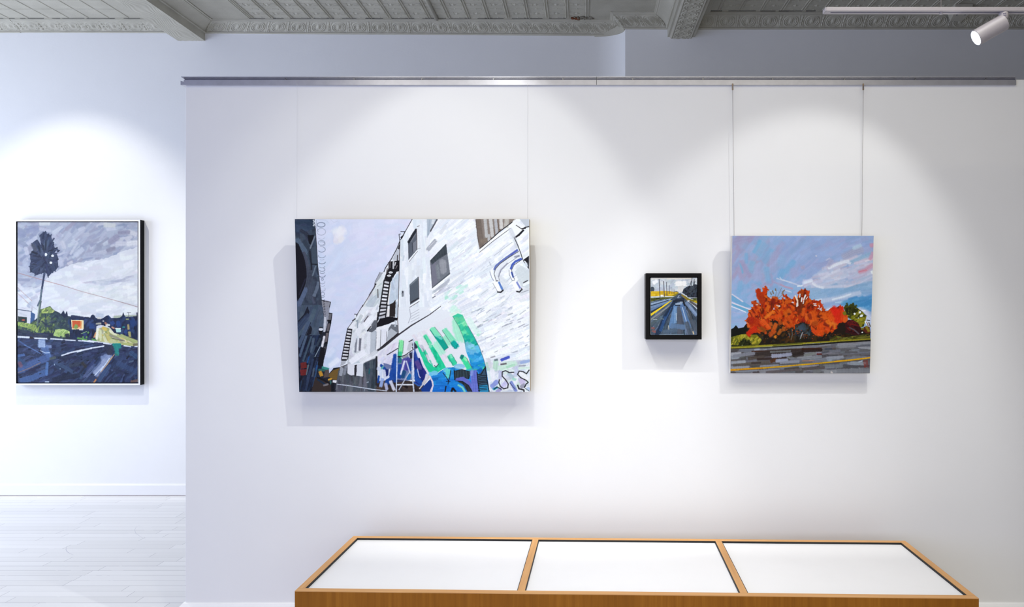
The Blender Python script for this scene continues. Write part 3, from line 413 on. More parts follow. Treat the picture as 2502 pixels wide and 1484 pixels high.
    S(G(960, 905, 1200, 970, 1450, 1060), w(26), (184, 190, 216)); S(G(1020, 875, 1060, 930, 1250, 990), w(16), (190, 200, 222)); S(G(1380, 1060, 1480, 1050), w(30), (206, 214, 230)); S(G(1030, 1025, 1130, 1070, 1280, 1110), w(34), (176, 152, 182)); S(G(880, 970, 1000, 1010), w(30), (158, 156, 194)); S(G(1100, 1130, 1260, 1180), w(18), (196, 204, 226)); S(G(820, 1140, 980, 1170), w(20), (150, 182, 218))
    # bare twigs
    for q in ((960, 1150, 930, 1280), (1060, 1090, 970, 1290), (1110, 1190, 980, 1320), (840, 1260, 830, 1290)): S(G(*q), w(8), (120, 110, 100), .8)
    for q in ((875, 1150, 895, 1210), (935, 1110, 940, 1150), (1120, 1135, 1075, 1180), (1085, 1185, 1065, 1215), (835, 1190, 855, 1230)): S(G(*q), w(22), (128, 108, 92), .9)
    # far trees, undergrowth
    P(I(40, 525, 90, 500, 142, 440, 190, 505, 300, 482, 350, 412, 430, 420, 600, 700, 40, 720), (20, 23, 20), wob=.5)
    P(I(370, 480, 800, 300, 1480, 330)+J(700, 420, 1000, 330, 1250, 520, 1410, 590, 1410, 740, 40, 820)+I(900, 850, 400, 870, 380, 640), (38, 30, 24), wob=.7)
    o.fill(I(420, 480, 1470, 420)+J(700, 500, 1240, 560, 1240, 690, 60, 790)+I(700, 800), 160, -50, (5, 16), (2, 6), [(44, 34, 26), (30, 26, 24), (66, 44, 20), (52, 50, 40), (40, 42, 48), (84, 52, 22)], .8, spread=50)
    # roadside grass
    P(I(30, 690, 250, 625, 560, 630, 665, 745, 600, 835, 40, 860), (112, 112, 30), wob=.8); o.fill(I(40, 680, 250, 630, 560, 640, 660, 740, 590, 825, 40, 845), 110, -55, (6, 18), (1.5, 4), [(138, 132, 32), (104, 108, 28), (160, 150, 46), (78, 86, 26), (124, 122, 30), (172, 162, 50)], .9, spread=16)
    o.fill(I(160, 860, 250, 770, 340, 750, 440, 850, 450, 868), 40, -58, (6, 16), (2, 4.5), [(26, 30, 14), (38, 42, 16), (54, 58, 22)], .85, clip=False, spread=22); S(I(60, 860, 460, 872), w(24), (26, 28, 14))
    S(I(470, 815, 540, 770), w(40), (176, 160, 50)); S(I(590, 760, 630, 720), w(30), (182, 168, 60))
    # orange foliage
    tree = I(385, 440, 335, 350, 400, 255, 370, 225, 415, 150, 470, 90, 505, 40, 470, -20)+G(470, 1385, 515, 1368, 560, 1420, 645, 1432, 570, 1300, 545, 1150, 582, 1090, 620, 1165, 690, 1180, 690, 1110, 735, 1075, 778, 1120, 760, 1250, 830, 1305, 950, 1290, 1030, 1345, 1080, 1305, 1200, 1345, 1150, 1310, 1100, 1245, 1150, 1245, 1280, 1335, 1310, 1255, 1370, 1340, 1410, 1180, 1460, 1128)+H(90, 1122, 172, 1168, 158, 1250, 192, 1330, 270, 1345, 390, 1360, 440, 1440)+J(482, 130, 530, 172, 640, 80, 720, 92, 800, 48, 842, 80, 900, 200, 962, 260, 940, 330, 905, 395, 820, 380, 740, 440, 745, 505, 650, 565, 560, 590, 430, 655, 300, 645, 215, 560, 130, 375, 30, 360)+I(1330, 490, 1150, 475, 1010, 385, 900, 315, 830, 330, 850, 520, 600, 590, 520, 585, 400, 650, 365, 600, 420, 520)
    P(tree, (172, 54, 12), wob=.9, h=.5); o.soft = .7
    OR = [(200, 66, 8), (180, 48, 8), (212, 84, 16), (152, 36, 12), (192, 56, 10), (216, 96, 20), (126, 32, 12), (206, 74, 12)]
    o.fill(tree, 620, 0, (7, 22), (2.2, 6), lambda x, y: OR if x < 2030 else [(212, 46, 14), (216, 70, 16), (200, 36, 18), (222, 92, 24), (178, 44, 14)], .85, spread=40, focus=(1930, 840), h=.9, br=12, jit=8)
    o.fill(tree, 130, 0, (4, 12), (1.5, 3.5), [(98, 30, 14), (120, 36, 14), (84, 30, 16)], .7, spread=50, focus=(1930, 840), h=.5)
    # tufted edges
    for _ in range(150):
        q = o.r.choice(tree); a = math.atan2(q[1]-830, q[0]-1940)+o.r.gauss(0, .5)
        if q[1] > 830: continue
        L = o.r.uniform(2, 5); S([(q[0]-math.cos(a)*4, q[1]-math.sin(a)*4), (q[0]+math.cos(a)*L*.5, q[1]+math.sin(a)*L*.5)], o.r.uniform(1.5, 3.2), o.r.choice(OR), .9)
    for q, ww, cc in (((600, 1130, 590, 1250), 70, (176, 44, 12)), ((730, 1110, 700, 1220), 60, (206, 60, 14)), ((640, 1230, 660, 1380), 90, (168, 48, 10)), ((880, 1310, 960, 1320), 80, (190, 74, 16)), ((900, 1330, 860, 1420), 70, (130, 30, 16)), ((1150, 1380, 1250, 1360), 60, (206, 88, 22)), ((500, 1390, 600, 1440), 50, (186, 66, 12)), ((1440, 1160, 1470, 1220), 70, (160, 60, 16))): S(G(*q), w(ww), cc, .9, 12, .9)
    for q, ww, cc in (((890, 160, 730, 295), 56, (222, 112, 32)), ((1040, 250, 850, 285), 60, (214, 76, 20)), ((640, 370, 700, 430), 50, (216, 78, 24)), ((690, 350, 820, 500), 62, (220, 84, 26)), ((545, 490, 390, 620), 90, (206, 46, 18)), ((480, 330, 560, 380), 120, (182, 50, 12)), ((450, 300, 440, 380), 90, (166, 34, 12)), ((950, 420, 890, 560), 70, (206, 92, 28)), ((920, 560, 830, 640), 80, (190, 78, 24)), ((1050, 540, 1000, 620), 60, (176, 92, 30)), ((1110, 490, 1100, 540), 70, (186, 92, 30)), ((1050, 420, 1030, 380), 60, (170, 76, 24)), ((840, 400, 850, 440), 60, (190, 86, 28)), ((640, 500, 720, 560), 70, (150, 78, 24)), ((950, 660, 930, 690), 50, (226, 128, 30)), ((745, 580, 740, 610), 40, (206, 80, 26)), ((1180, 330, 1230, 440), 140, (200, 74, 14)), ((1220, 150, 1150, 230), 90, (206, 92, 22)), ((1190, 220, 1230, 215), 40, (120, 44, 18)), ((1180, 370, 1210, 400), 36, (130, 50, 20)), ((760, 130, 800, 60), 60, (214, 96, 20)), ((380, 470, 410, 460), 50, (226, 104, 40)), ((360, 390, 390, 420), 24, (226, 120, 70))): S(I(*q), w(ww), cc, .92, 12, 1.)
    for q, ww, cc in (((420, 420, 400, 600), 130, (218, 74, 16)), ((330, 580, 380, 630), 80, (222, 78, 22)), ((260, 550, 330, 610), 70, (214, 72, 24)), ((560, 360, 590, 440), 90, (222, 112, 30)), ((700, 330, 660, 410), 60, (228, 128, 40)), ((690, 430, 690, 510), 44, (222, 116, 34)), ((730, 430, 700, 390), 50, (226, 110, 44)), ((730, 200, 750, 330), 160, (216, 40, 18)), ((830, 90, 800, 180), 90, (216, 40, 20)), ((660, 110, 720, 180), 120, (222, 36, 22)), ((860, 170, 850, 330), 90, (214, 66, 22)), ((910, 290, 910, 370), 70, (222, 98, 34)), ((240, 180, 300, 380), 110, (214, 86, 20)), ((120, 220, 110, 350), 50, (216, 92, 30)), ((60, 110, 40, 240), 60, (216, 90, 24)), ((180, 230, 200, 300), 60, (150, 44, 16)), ((330, 400, 260, 420), 80, (170, 70, 20)), ((480, 420, 560, 460), 50, (140, 40, 20)), ((600, 250, 640, 330), 90, (222, 82, 22)), ((470, 200, 500, 300), 90, (220, 92, 24)), ((520, 500, 570, 530), 60, (216, 70, 24)), ((50, 320, 70, 360), 60, (156, 30, 16))): S(J(*q), w(ww), cc, .9, 12, 1.)
    o.soft = .35
    # trunks and gaps of sky
    for q, ww in (((1400, 1300, 1410, 1500), 30), ((860, 1400, 850, 1500), 18), ((1440, 1230, 1430, 1460), 34)): S(G(*q), w(ww), (96, 40, 16), .85)
    for q, ww in (((30, 1390, 25, 1484), 50), ((110, 1260, 40, 1440), 22), ((150, 1270, 60, 1430), 18)): S(H(*q), w(ww), (110, 46, 16), .85)
    S(I(860, 0, 850, 150), w(20), (110, 36, 14), .9); S(I(900, 10, 880, 120), w(14), (110, 36, 14), .9); S(I(1430, 20, 1400, 230), w(50), (130, 44, 14), .85); S(J(10, 100, 0, 190), w(40), (120, 46, 14), .8)
    for q, ww in (((28, 1290, 15, 1370), 24), ((100, 1235, 62, 1330), 28), ((62, 1350, 52, 1410), 20), ((140, 1275, 110, 1320), 12), ((260, 1410, 310, 1415), 18), ((270, 1440, 320, 1450), 20), ((370, 1440, 385, 1484), 14)): S(H(*q), w(ww), (222, 220, 228), .95)
    S(G(1335, 1250, 1380, 1350, 1385, 1450), w(30), (226, 206, 190), .95); S(G(1430, 1215, 1425, 1280), w(22), (214, 214, 224)); S(G(1470, 1310, 1460, 1370), w(20), (220, 216, 226)); S(G(1270, 1380, 1300, 1390), w(26), (206, 200, 220)); S(G(540, 1432, 580, 1432), w(16), (226, 204, 190)); S(G(825, 1290, 850, 1300), w(18), (200, 204, 222)); S(G(960, 1440, 1010, 1470), w(16), (200, 190, 196)); S(I(1375, 0, 1370, 60), w(30), (218, 216, 224)); S(I(1005, 45, 1025, 60), w(24), (214, 204, 204)); S(I(905, 95, 905, 125), w(18), (200, 190, 214))
    for q in ((440, 60, 400, 140), (350, 110, 370, 100), (380, 120, 400, 110), (430, 130, 420, 150)): S(J(*q), w(18), (196, 204, 224), .9)
    S(J(400, 20, 420, 70), w(50), (200, 50, 20)); S(J(450, 70, 470, 140), w(26), (190, 76, 24))
    # grey-blue brush low in the middle
    o.fill(I(1330, 430, 1480, 400)+J(200, 420, 230, 640, 40, 700)+I(1330, 640), 60, -70, (6, 18), (2, 5), [(56, 70, 84), (44, 52, 62), (72, 84, 96), (40, 36, 36), (62, 60, 56)], .75, spread=35)
    S(J(30, 430, 60, 520), w(90), (60, 80, 98), .8); S(J(-10, 470, 10, 520), w(80), (66, 80, 100), .8)
    for q in ((1270, 520, 1280, 640, 1255, 740), (1210, 600, 1230, 690), (1470, 600, 1430, 730)): S(I(*q), w(14), (112, 116, 118), .7)
    S(J(50, 580, 20, 650, 5, 710), w(12), (190, 194, 200), .85)
    for _ in range(110):
        x = o.r.uniform(560, 2260); y = o.r.uniform(430, 720)
        if x > 1500 and y < 600: continue
        o.dab(1780+x/k, 740+y/k, o.r.uniform(.7, 2.2), o.r.uniform(.6, 1.6), o.r.choice([(200, 84, 26), (176, 66, 20), (150, 70, 26), (120, 56, 20), (96, 70, 30)]), .85, o.r.uniform(0, 3))
    # olive tree and maroon shrub
    P(J(870, 90, 905, 40, 960, 60, 1060, -10, 1085, 40, 1140, 90, 1240, 160, 1335, 250, 1320, 320, 1280, 470, 1200, 490, 1110, 380, 960, 290, 905, 205), (70, 74, 22), wob=1.0); o.fill(J(870, 90, 1050, 40, 1240, 160, 1335, 260, 1280, 470, 1200, 490, 1100, 380, 960, 290), 130, -45, (5, 16), (2, 5), [(122, 120, 26), (92, 96, 22), (150, 142, 40), (62, 68, 20), (48, 54, 18), (136, 128, 30)], .85, spread=30)
    o.fill(J(900, 90, 1050, 60, 1180, 140, 1060, 250, 930, 240), 40, -50, (4, 12), (2, 5), [(46, 50, 18), (58, 62, 20), (36, 38, 16)], .8, spread=40); S(J(1150, 340, 1280, 300), w(40), (150, 142, 36)); S(J(1220, 400, 1210, 470), w(60), (140, 130, 34)); S(J(880, 190, 900, 220), w(60), (120, 116, 30))
    for q in ((930, 0, 950, 40), (1060, 0, 1075, 60), (1130, 45, 1080, 90), (1000, 30, 1030, 60), (910, 50, 950, 60)): S(J(*q), w(34), (62, 66, 26), .9)
    for x, y, a, b in ((1092, 214, 20, 22), (1200, 184, 26, 24), (1230, 255, 36, 24), (1168, 300, 12, 10)): o.dab(1955+x/k, 740+y/k, w(a), w(b), (222, 228, 234), 1, -.5)
    P(J(890, 420, 960, 345, 1050, 335, 1150, 390, 1225, 505, 1205, 640, 1100, 645, 900, 590), (64, 22, 28), wob=.8); o.fill(J(900, 420, 1010, 340, 1150, 390, 1220, 510, 1190, 630, 950, 560), 50, 25, (6, 18), (2, 5), [(84, 22, 28), (56, 20, 26), (112, 28, 28), (44, 20, 22)], .8, spread=25); S(J(985, 490, 1090, 540, 1180, 620), w(26), (92, 86, 96), .85); S(J(1010, 420, 1120, 440), w(30), (120, 26, 26))
    P(J(780, 400, 900, 400, 920, 560, 780, 620, 600, 640, 740, 520), (42, 30, 26), .9, wob=.8)
    P(J(1225, 515, 1320, 465, 1400, 480, 1418, 600, 1330, 610), (96, 40, 28), wob=.7); S(J(1330, 480, 1380, 560), w(50), (136, 122, 34)); S(J(1230, 520, 1270, 510), w(36), (116, 116, 40)); S(J(1310, 370, 1350, 430), w(30), (226, 230, 236)); S(J(1335, 380, 1370, 460), w(14), (140, 60, 40)); S(J(1340, 340, 1400, 350), w(16), (60, 50, 50)); S(J(1380, 390, 1410, 470), w(18), (70, 60, 40)); o.dab(1955+1250/k, 740+590/k, w(16), w(14), (222, 222, 224))
    o.fill(J(580, 690, 720, 655, 900, 690, 1405, 610, 1405, 725, 600, 765), 70, -25, (6, 18), (2, 5), [(96, 96, 32), (116, 112, 40), (78, 80, 28), (64, 60, 28)], .85, spread=25)
    # verge
    S(I(30, 905, 700, 862, 1484, 815), w(46), (150, 142, 36), .95, 12, .9, w(34)); S(J(40, 812, 700, 770, 1420, 725), w(30), (148, 138, 30), .95, 12, .9, w(24)); S(I(900, 850, 1484, 800), w(26), (86, 86, 28), .8); S(I(40, 880, 500, 855), w(18), (112, 110, 30), .9)
    road = I(25, 928, 900, 886)+J(400, 828, 1420, 760)+[(2137, 916), (1780, 916)]
    P(road, (104, 104, 114)); o.setclip(road)
    o.fill(I(30, 920, 1484, 860)+J(1420, 770, 1420, 1430)+I(30, 1430), 300, -3.5, (14, 46), (2.5, 7), [(118, 120, 133), (98, 97, 104), (84, 78, 80), (132, 134, 147), (108, 108, 118), (122, 124, 136), (92, 88, 92)], .85, clip=False, spread=3, h=.8)
    for q, ww, cc in (((460, 975, 900, 960, 1484, 925), 26, (66, 32, 20)), ((550, 1050, 900, 1000, 1484, 985), 110, (60, 50, 48)), ((1300, 1050, 1484, 1010), 80, (52, 44, 42)), ((400, 1120, 700, 1080), 60, (84, 74, 70)), ((580, 1130, 1150, 1105), 44, (60, 46, 44)), ((850, 1180, 950, 1140), 60, (90, 54, 36)), ((100, 1260, 800, 1200), 70, (92, 84, 80)), ((460, 1210, 640, 1205), 30, (66, 56, 56)), ((60, 1035, 230, 1020), 66, (158, 160, 172)), ((60, 1100, 190, 1090), 60, (140, 146, 160)), ((100, 1070, 500, 1010), 60, (128, 130, 144)), ((60, 1200, 320, 1180), 50, (150, 154, 166)), ((60, 1305, 400, 1285), 44, (148, 150, 162)), ((880, 1065, 1040, 1060), 74, (154, 158, 182)), ((1040, 1055, 1250, 1030), 66, (150, 154, 178)), ((960, 1165, 1180, 1150), 62, (152, 158, 182)), ((1040, 1205, 1420, 1175), 50, (138, 142, 158)), ((840, 985, 1240, 965), 34, (110, 112, 116)), ((520, 940, 610, 930), 30, (150, 158, 178)), ((640, 1275, 1000, 1250), 36, (136, 138, 150)), ((500, 1400, 640, 1390), 50, (84, 76, 80)), ((640, 1380, 1000, 1360), 70, (132, 132, 142)), ((760, 1395, 1440, 1340), 40, (98, 90, 94)), ((200, 1370, 560, 1360), 40, (126, 130, 144)), ((840, 915, 1484, 880), 36, (132, 134, 146))): S(I(*q), w(ww), cc, .92, 8, .9)
    for q, ww, cc in (((40, 930, 420, 925), 44, (60, 26, 16)), ((40, 970, 430, 950), 50, (52, 40, 38)), ((500, 930, 630, 925), 34, (72, 76, 92)), ((340, 1030, 430, 1028), 26, (96, 32, 28)), ((90, 1050, 300, 1010), 50, (122, 126, 126)), ((440, 1000, 560, 980), 40, (88, 90, 100)), ((40, 1120, 420, 1080), 50, (132, 136, 146)), ((540, 1110, 860, 1090), 60, (146, 150, 164)), ((560, 1150, 620, 1150), 60, (138, 146, 160)), ((560, 1060, 760, 1050), 28, (84, 84, 92)), ((40, 1170, 280, 1160), 14, (176, 130, 106)), ((1180, 880, 1400, 910), 50, (146, 148, 158)), ((1120, 875, 1400, 850), 30, (96, 98, 110)), ((780, 880, 1100, 860), 60, (128, 130, 140)), ((1030, 1210, 1300, 1230), 60, (142, 148, 160)), ((840, 1260, 1160, 1300), 60, (84, 84, 92)), ((760, 1330, 1000, 1300), 60, (84, 82, 88)), ((480, 1280, 840, 1270), 70, (120, 124, 132)), ((280, 1370, 400, 1360), 80, (116, 118, 122)), ((40, 1340, 480, 1300), 50, (90, 82, 84)), ((500, 1390, 900, 1370), 60, (140, 142, 150)), ((760, 1370, 1400, 1370), 80, (128, 130, 140)), ((1180, 1190, 1250, 1170), 24, (170, 182, 204)), ((40, 1290, 360, 1250), 30, (140, 136, 148)), ((620, 1390, 650, 1415), 26, (200, 190, 190)), ((760, 840, 1400, 800), 44, (138, 140, 150))): S(J(*q), w(ww), cc, .92, 8, .9)
    o.setclip(None)
    S(I(30, 922, 500, 905, 900, 888), w(14), (30, 28, 18)); S(I(880, 885, 1484, 848), w(22), (24, 24, 18)); S(J(40, 845, 400, 825, 800, 790, 1420, 752), w(26), (24, 24, 16), .95, 6, .4)
    S(I(25, 1352, 400, 1330, 700, 1310), w(38), (206, 142, 20), .97, 14, .9, w(30)); S(I(700, 1310, 1100, 1280, 1484, 1242), w(30), (196, 146, 26), .97, 12, .9, w(24)); S(J(30, 1245, 400, 1215, 700, 1182), w(26), (206, 156, 22), .97, 12, .9); S(J(700, 1182, 1100, 1142, 1420, 1102), w(28), (218, 160, 20), .97, 10, .9); S(J(300, 1238, 800, 1195, 1420, 1130), w(8), (70, 56, 40), .7); S(I(200, 1360, 700, 1332), w(8), (80, 64, 50), .7)
    red = (140, 52, 46)
    for q in ((1285, 1165, 1285, 1230), (1285, 1165, 1350, 1165), (1310, 1165, 1312, 1225), (1335, 1160, 1340, 1225), (1285, 1195, 1355, 1190), (1285, 1228, 1360, 1225), (1355, 1150, 1360, 1225), (1280, 1250, 1330, 1245), (1300, 1240, 1292, 1310), (1320, 1250, 1318, 1310), (1340, 1240, 1368, 1245), (1345, 1270, 1345, 1300), (1368, 1245, 1372, 1310), (1290, 1280, 1340, 1275)): S(J(*q), w(10), red, .9, 5, .2)
    return o

def paint_palm():
    o = Oil(34, 534, 348, 945, 2.0, 7)
    k = 1484/210
    K, L, M, N = (frame_of(x, y, k) for x, y in ((30, 530), (190, 530), (30, 735), (190, 735)))
    w = lambda v: v/k
    S, P = o.stroke, o.poly
    o.soft = .7
    P([(34, 534), (348, 534), (348, 945), (34, 945)], (168, 176, 204))
    o.fill([(36, 534), (346, 534), (346, 690), (36, 720)], 480, lambda x, y: -24+18*math.sin(x*.02+1), (12, 34), (4, 10), [(166, 173, 202), (150, 158, 191), (178, 184, 211), (156, 158, 187), (188, 193, 217), (144, 154, 188)], .75, spread=20, h=.7, br=5, jit=4)
    low = [(346, 600), (300, 613), (255, 632), (190, 640), (150, 655), (120, 672), (95, 700), (36, 716), (36, 860), (346, 860)]
    P(low, (208, 212, 230), .9, wob=2); o.fill(low, 420, lambda x, y: -16+10*math.sin(x*.03+y*.05), (12, 36), (4, 10), [(212, 216, 232), (202, 206, 224), (220, 222, 237), (206, 208, 226), (214, 220, 232)], .75, spread=14, h=.7, br=4, jit=3)
    o.fill([(36, 716), (95, 660), (110, 700), (90, 760), (36, 740)], 26, -30, (8, 24), (4, 9), [(160, 168, 200), (176, 182, 210), (204, 208, 228)], .6)
    o.fill(L(30, 1130, 1000, 1000, 1040, 1080, 400, 1190), 30, -8, (14, 34), (3, 6), [(182, 186, 212), (192, 194, 218), (170, 176, 206)], .6)
    o.fill(L(0, 1180, 1030, 1180, 1030, 1484, 0, 1484), 60, -10, (14, 34), (4, 9), [(214, 218, 230), (206, 212, 226), (222, 224, 236)], .5)
    for q, ww, cc in (((470, 120, 640, 130), 70, (200, 204, 214)), ((890, 240, 1010, 280), 70, (200, 202, 220)), ((700, 370, 780, 385), 50, (188, 192, 212)), ((850, 380, 930, 330), 60, (190, 192, 214)), ((680, 450, 850, 450), 70, (196, 198, 220)), ((880, 450, 1040, 430), 80, (212, 214, 230)), ((590, 490, 700, 490), 50, (186, 190, 214)), ((300, 640, 480, 590), 70, (178, 182, 208)), ((520, 570, 640, 530), 60, (140, 140, 168)), ((720, 260, 900, 250), 60, (146, 146, 178)), ((560, 420, 700, 330), 90, (150, 150, 182)), ((920, 160, 1040, 100), 70, (160, 166, 194)), ((150, 650, 420, 660), 60, (166, 172, 202))): S(L(*q), w(ww), cc, .85, 8, .8)
    for q, ww, cc in (((470, 100, 630, 100), 50, (206, 212, 224)), ((260, 450, 400, 350), 60, (190, 194, 220)), ((220, 520, 250, 620), 60, (196, 198, 222)), ((470, 190, 640, 220), 50, (188, 192, 220)), ((720, 320, 820, 460), 60, (182, 186, 214)), ((860, 420, 900, 520), 60, (192, 194, 216)), ((820, 700, 850, 830), 60, (184, 188, 216)), ((200, 760, 260, 900), 80, (176, 184, 212)), ((960, 800, 1030, 770), 40, (204, 204, 222)), ((100, 120, 180, 170), 50, (180, 188, 210)), ((100, 260, 200, 300), 80, (138, 146, 184)), ((250, 220, 420, 170), 80, (142, 150, 190)), ((90, 1170, 150, 1240), 60, (214, 216, 232)), ((150, 1250, 330, 1240), 60, (206, 210, 228)), ((560, 1160, 700, 1150), 50, (214, 218, 232))): S(K(*q), w(ww), cc, .75, 8, .8)
    o.soft = .4
    # palm crown
    palm = K(565, 235, 575, 265, 620, 285, 665, 300, 685, 400, 720, 425, 715, 460, 722, 522, 770, 522, 808, 572, 740, 570, 690, 590, 760, 620, 800, 722, 780, 742, 788, 860, 740, 925, 690, 945, 615, 1028, 580, 958, 540, 955, 500, 970, 385, 1008, 380, 970, 300, 945, 288, 850, 310, 755, 293, 632, 355, 560, 322, 450, 425, 375, 495, 485, 468, 300, 530, 255)
    P(palm, (64, 74, 108), wob=.9, h=.8); o.fill(palm, 150, 0, (8, 26), (2, 5), [(56, 65, 99), (72, 84, 121), (48, 55, 85), (64, 76, 114), (80, 92, 128)], .85, spread=14, focus=(30+555/k, 530+720/k), h=1.2)
    for _ in range(70):
        v = o.r.choice(palm); a = math.atan2(v[1]-(530+700/k), v[0]-(30+560/k))+o.r.gauss(0, .25)
        S([(v[0]-math.cos(a)*5, v[1]-math.sin(a)*5), (v[0]+math.cos(a)*o.r.uniform(-1, 2.2), v[1]+math.sin(a)*o.r.uniform(-1, 2.2))], o.r.uniform(1.2, 2.6), o.r.choice([(56, 65, 99), (66, 78, 112), (48, 55, 85)]), .9)
    S(K(720, 355, 690, 395), w(22), (64, 74, 108)); S(K(330, 590, 420, 620), w(30), (40, 44, 66), .8); S(K(300, 800, 410, 820), w(14), (40, 44, 66), .7); S(K(440, 490, 470, 560), w(18), (40, 44, 64), .7); S(K(620, 580, 700, 560), w(14), (36, 40, 60), .8); S(K(340, 470, 400, 560), w(60), (86, 90, 112), .7)
    for x, y, a, b in ((575, 640, 22, 28), (692, 662, 24, 22), (662, 782, 24, 22)): o.dab(30+x/k, 530+y/k, w(a), w(b), (222, 226, 238))
    # wires
    wr = (166, 134, 140)
    S([(40.5, 665.6), (103.6, 683.6), (153, 697)], w(9), (176, 128, 128), .8, 4, .2); S([(153, 697), (197, 711), (250, 725), (290, 736)], w(8), wr, .8, 4, .2); S([(290, 736), (315, 743), (339, 750)], w(9), (150, 116, 124), .8, 4, .2)
    S(K(78, 1215, 330, 1450), w(8), (176, 146, 152), .8, 4, .2); S(K(78, 1315, 270, 1490), w(8), (178, 150, 156), .8, 4, .2); S(M(200, 0, 440, 170), w(6), (160, 156, 176), .7, 4, .2); S(M(150, 110, 320, 190), w(5), (160, 160, 180), .6, 4, .2)
    # houses on the left
    P(M(78, 148, 315, 188, 302, 398, 78, 380), (202, 205, 222)); P(M(312, 188, 385, 232, 372, 398, 300, 398), (62, 96, 152)); P(M(85, 268, 242, 288, 238, 392, 85, 360), (46, 62, 66)); S(M(80, 150, 330, 185), w(12), (80, 90, 120)); S(M(332, 115, 330, 190), w(6), (120, 116, 140)); S(M(160, 335, 195, 335), w(24), (190, 90, 80)); S(M(90, 200, 230, 260), w(30), (184, 188, 206), .7)
    # trunk
    P(K(532, 955, 570, 955, 512, 1300, 490, 1490, 455, 1490, 485, 1250), (76, 88, 126), wob=.3); S(K(545, 1000, 500, 1250), w(18), (58, 66, 100)); S(K(500, 1240, 475, 1480), w(22), (104, 122, 138))
    # foliage
    fol = M(70, 355, 180, 370, 290, 400, 420, 300, 470, 150, 560, 125, 650, 90, 720, 165, 800, 200, 845, 235, 880, 165, 912, 235, 940, 175, 958, 262, 1065, 300, 1090, 500, 1210, 640, 1210, 700, 700, 668, 70, 615)
    P(fol, (54, 68, 88), wob=.9)
    o.fill(M(80, 360, 300, 400, 420, 310, 470, 150, 650, 100, 760, 200, 820, 400, 700, 560, 430, 590, 80, 480), 190, -55, (5, 16), (2, 5), [(100, 128, 78), (126, 150, 88), (78, 104, 80), (58, 80, 88), (142, 166, 98), (66, 90, 84), (50, 66, 84)], .8, spread=35, h=.9)
    o.fill(M(480, 220, 800, 220, 1060, 320, 1040, 600, 700, 520, 480, 430), 80, -40, (5, 16), (2, 6), [(52, 72, 92), (66, 88, 92), (44, 58, 82), (84, 106, 92), (58, 80, 86)], .8, spread=40)
    o.fill(M(480, 150, 650, 95, 730, 180, 700, 220, 500, 220), 30, -35, (4, 12), (2, 4), [(140, 162, 92), (164, 180, 104), (112, 138, 82), (182, 194, 122)], .85, spread=30, h=1.)
    o.fill(M(80, 370, 210, 380, 400, 420, 440, 560, 250, 470, 85, 440), 60, -50, (4, 14), (2, 4), [(150, 174, 100), (124, 150, 88), (170, 190, 112)], .85, spread=30, h=1.)
    o.fill(M(70, 480, 420, 560, 700, 560, 700, 650, 70, 612), 60, 10, (6, 20), (3, 6), [(46, 56, 88), (56, 66, 98), (40, 46, 74), (62, 68, 92)], .85)
    o.fill(M(700, 610, 740, 500, 880, 485, 1015, 545, 1000, 625, 860, 640), 70, -70, (4, 14), (2, 5), [(152, 182, 114), (168, 194, 128), (130, 164, 100), (182, 204, 140)], .9, spread=25, h=1.); S(M(945, 590, 960, 650), w(70), (44, 52, 70)); S(M(1020, 650, 1190, 665), w(24), (120, 160, 90))
    P(M(835, 240, 880, 165, 912, 235, 942, 172, 960, 262, 900, 300), (40, 50, 84)); o.dab(30+1085/k, 735+545/k, w(60), w(46), (58, 84, 140)); o.dab(30+1005/k, 735+370/k, w(50), w(60), (50, 72, 118)); S(M(430, 90, 470, 0), w(26), (84, 98, 128)); S(M(480, 0, 445, 270, 425, 420), w(32), (104, 124, 128), .95); S(M(495, 0, 455, 250, 440, 400), w(9), (58, 66, 84)); S(M(460, 60, 430, 300), w(10), (150, 166, 150))
    # dark town
    town = N(-140, 300, -60, 270, 220, 290, 240, 250, 270, 238, 300, 260, 320, 300, 420, 312, 500, 260, 540, 250, 590, 300, 740, 292, 780, 260, 795, 192, 812, 240, 842, 282, 1055, 262, 1055, 690, 880, 640, 640, 560, 560, 465, 410, 420, 330, 440, 320, 690, -140, 670)
    S(N(340, 250, 430, 260), w(70), (176, 186, 212), .8); S(N(640, 285, 1040, 270), w(46), (160, 172, 160), .9)
    P(town, (38, 48, 86), wob=.6); o.fill(town, 130, 90, (6, 18), (3, 7), [(36, 46, 84), (44, 60, 104), (32, 38, 66), (50, 72, 124)], .75, spread=30, h=.7)
    for q, ww, cc in (((230, 440, 260, 440), 90, (46, 76, 144)), ((600, 370, 620, 400), 60, (48, 76, 144)), ((710, 370, 715, 430), 70, (46, 78, 148)), ((960, 350, 970, 420), 90, (44, 72, 136)), ((830, 530, 850, 540), 70, (46, 76, 142)), ((790, 460, 820, 460), 26, (44, 140, 150)), ((330, 400, 400, 395), 30, (176, 176, 170)), ((350, 300, 400, 305), 30, (206, 204, 206)), ((510, 420, 520, 430), 50, (216, 214, 216)), ((550, 415, 552, 430), 26, (210, 220, 226)), ((600, 460, 640, 480), 26, (206, 150, 130)), ((480, 380, 500, 400), 30, (180, 120, 100)), ((885, 420, 892, 490), 34, (176, 160, 112)), ((905, 545, 915, 620), 40, (176, 172, 112)), ((890, 200, 895, 300), 8, (110, 110, 130)), ((865, 202, 930, 205), 8, (90, 90, 110)), ((1040, 210, 1042, 290), 20, (46, 50, 80)), ((850, 320, 890, 320), 20, (150, 164, 120)), ((440, 350, 460, 355), 18, (210, 210, 220))): S(N(*q), w(ww), cc, .92, 8, .7)
    P(N(660, 478, 752, 480, 758, 545, 680, 552), (170, 214, 216)); S(N(660, 480, 750, 482), w(14), (226, 232, 236))
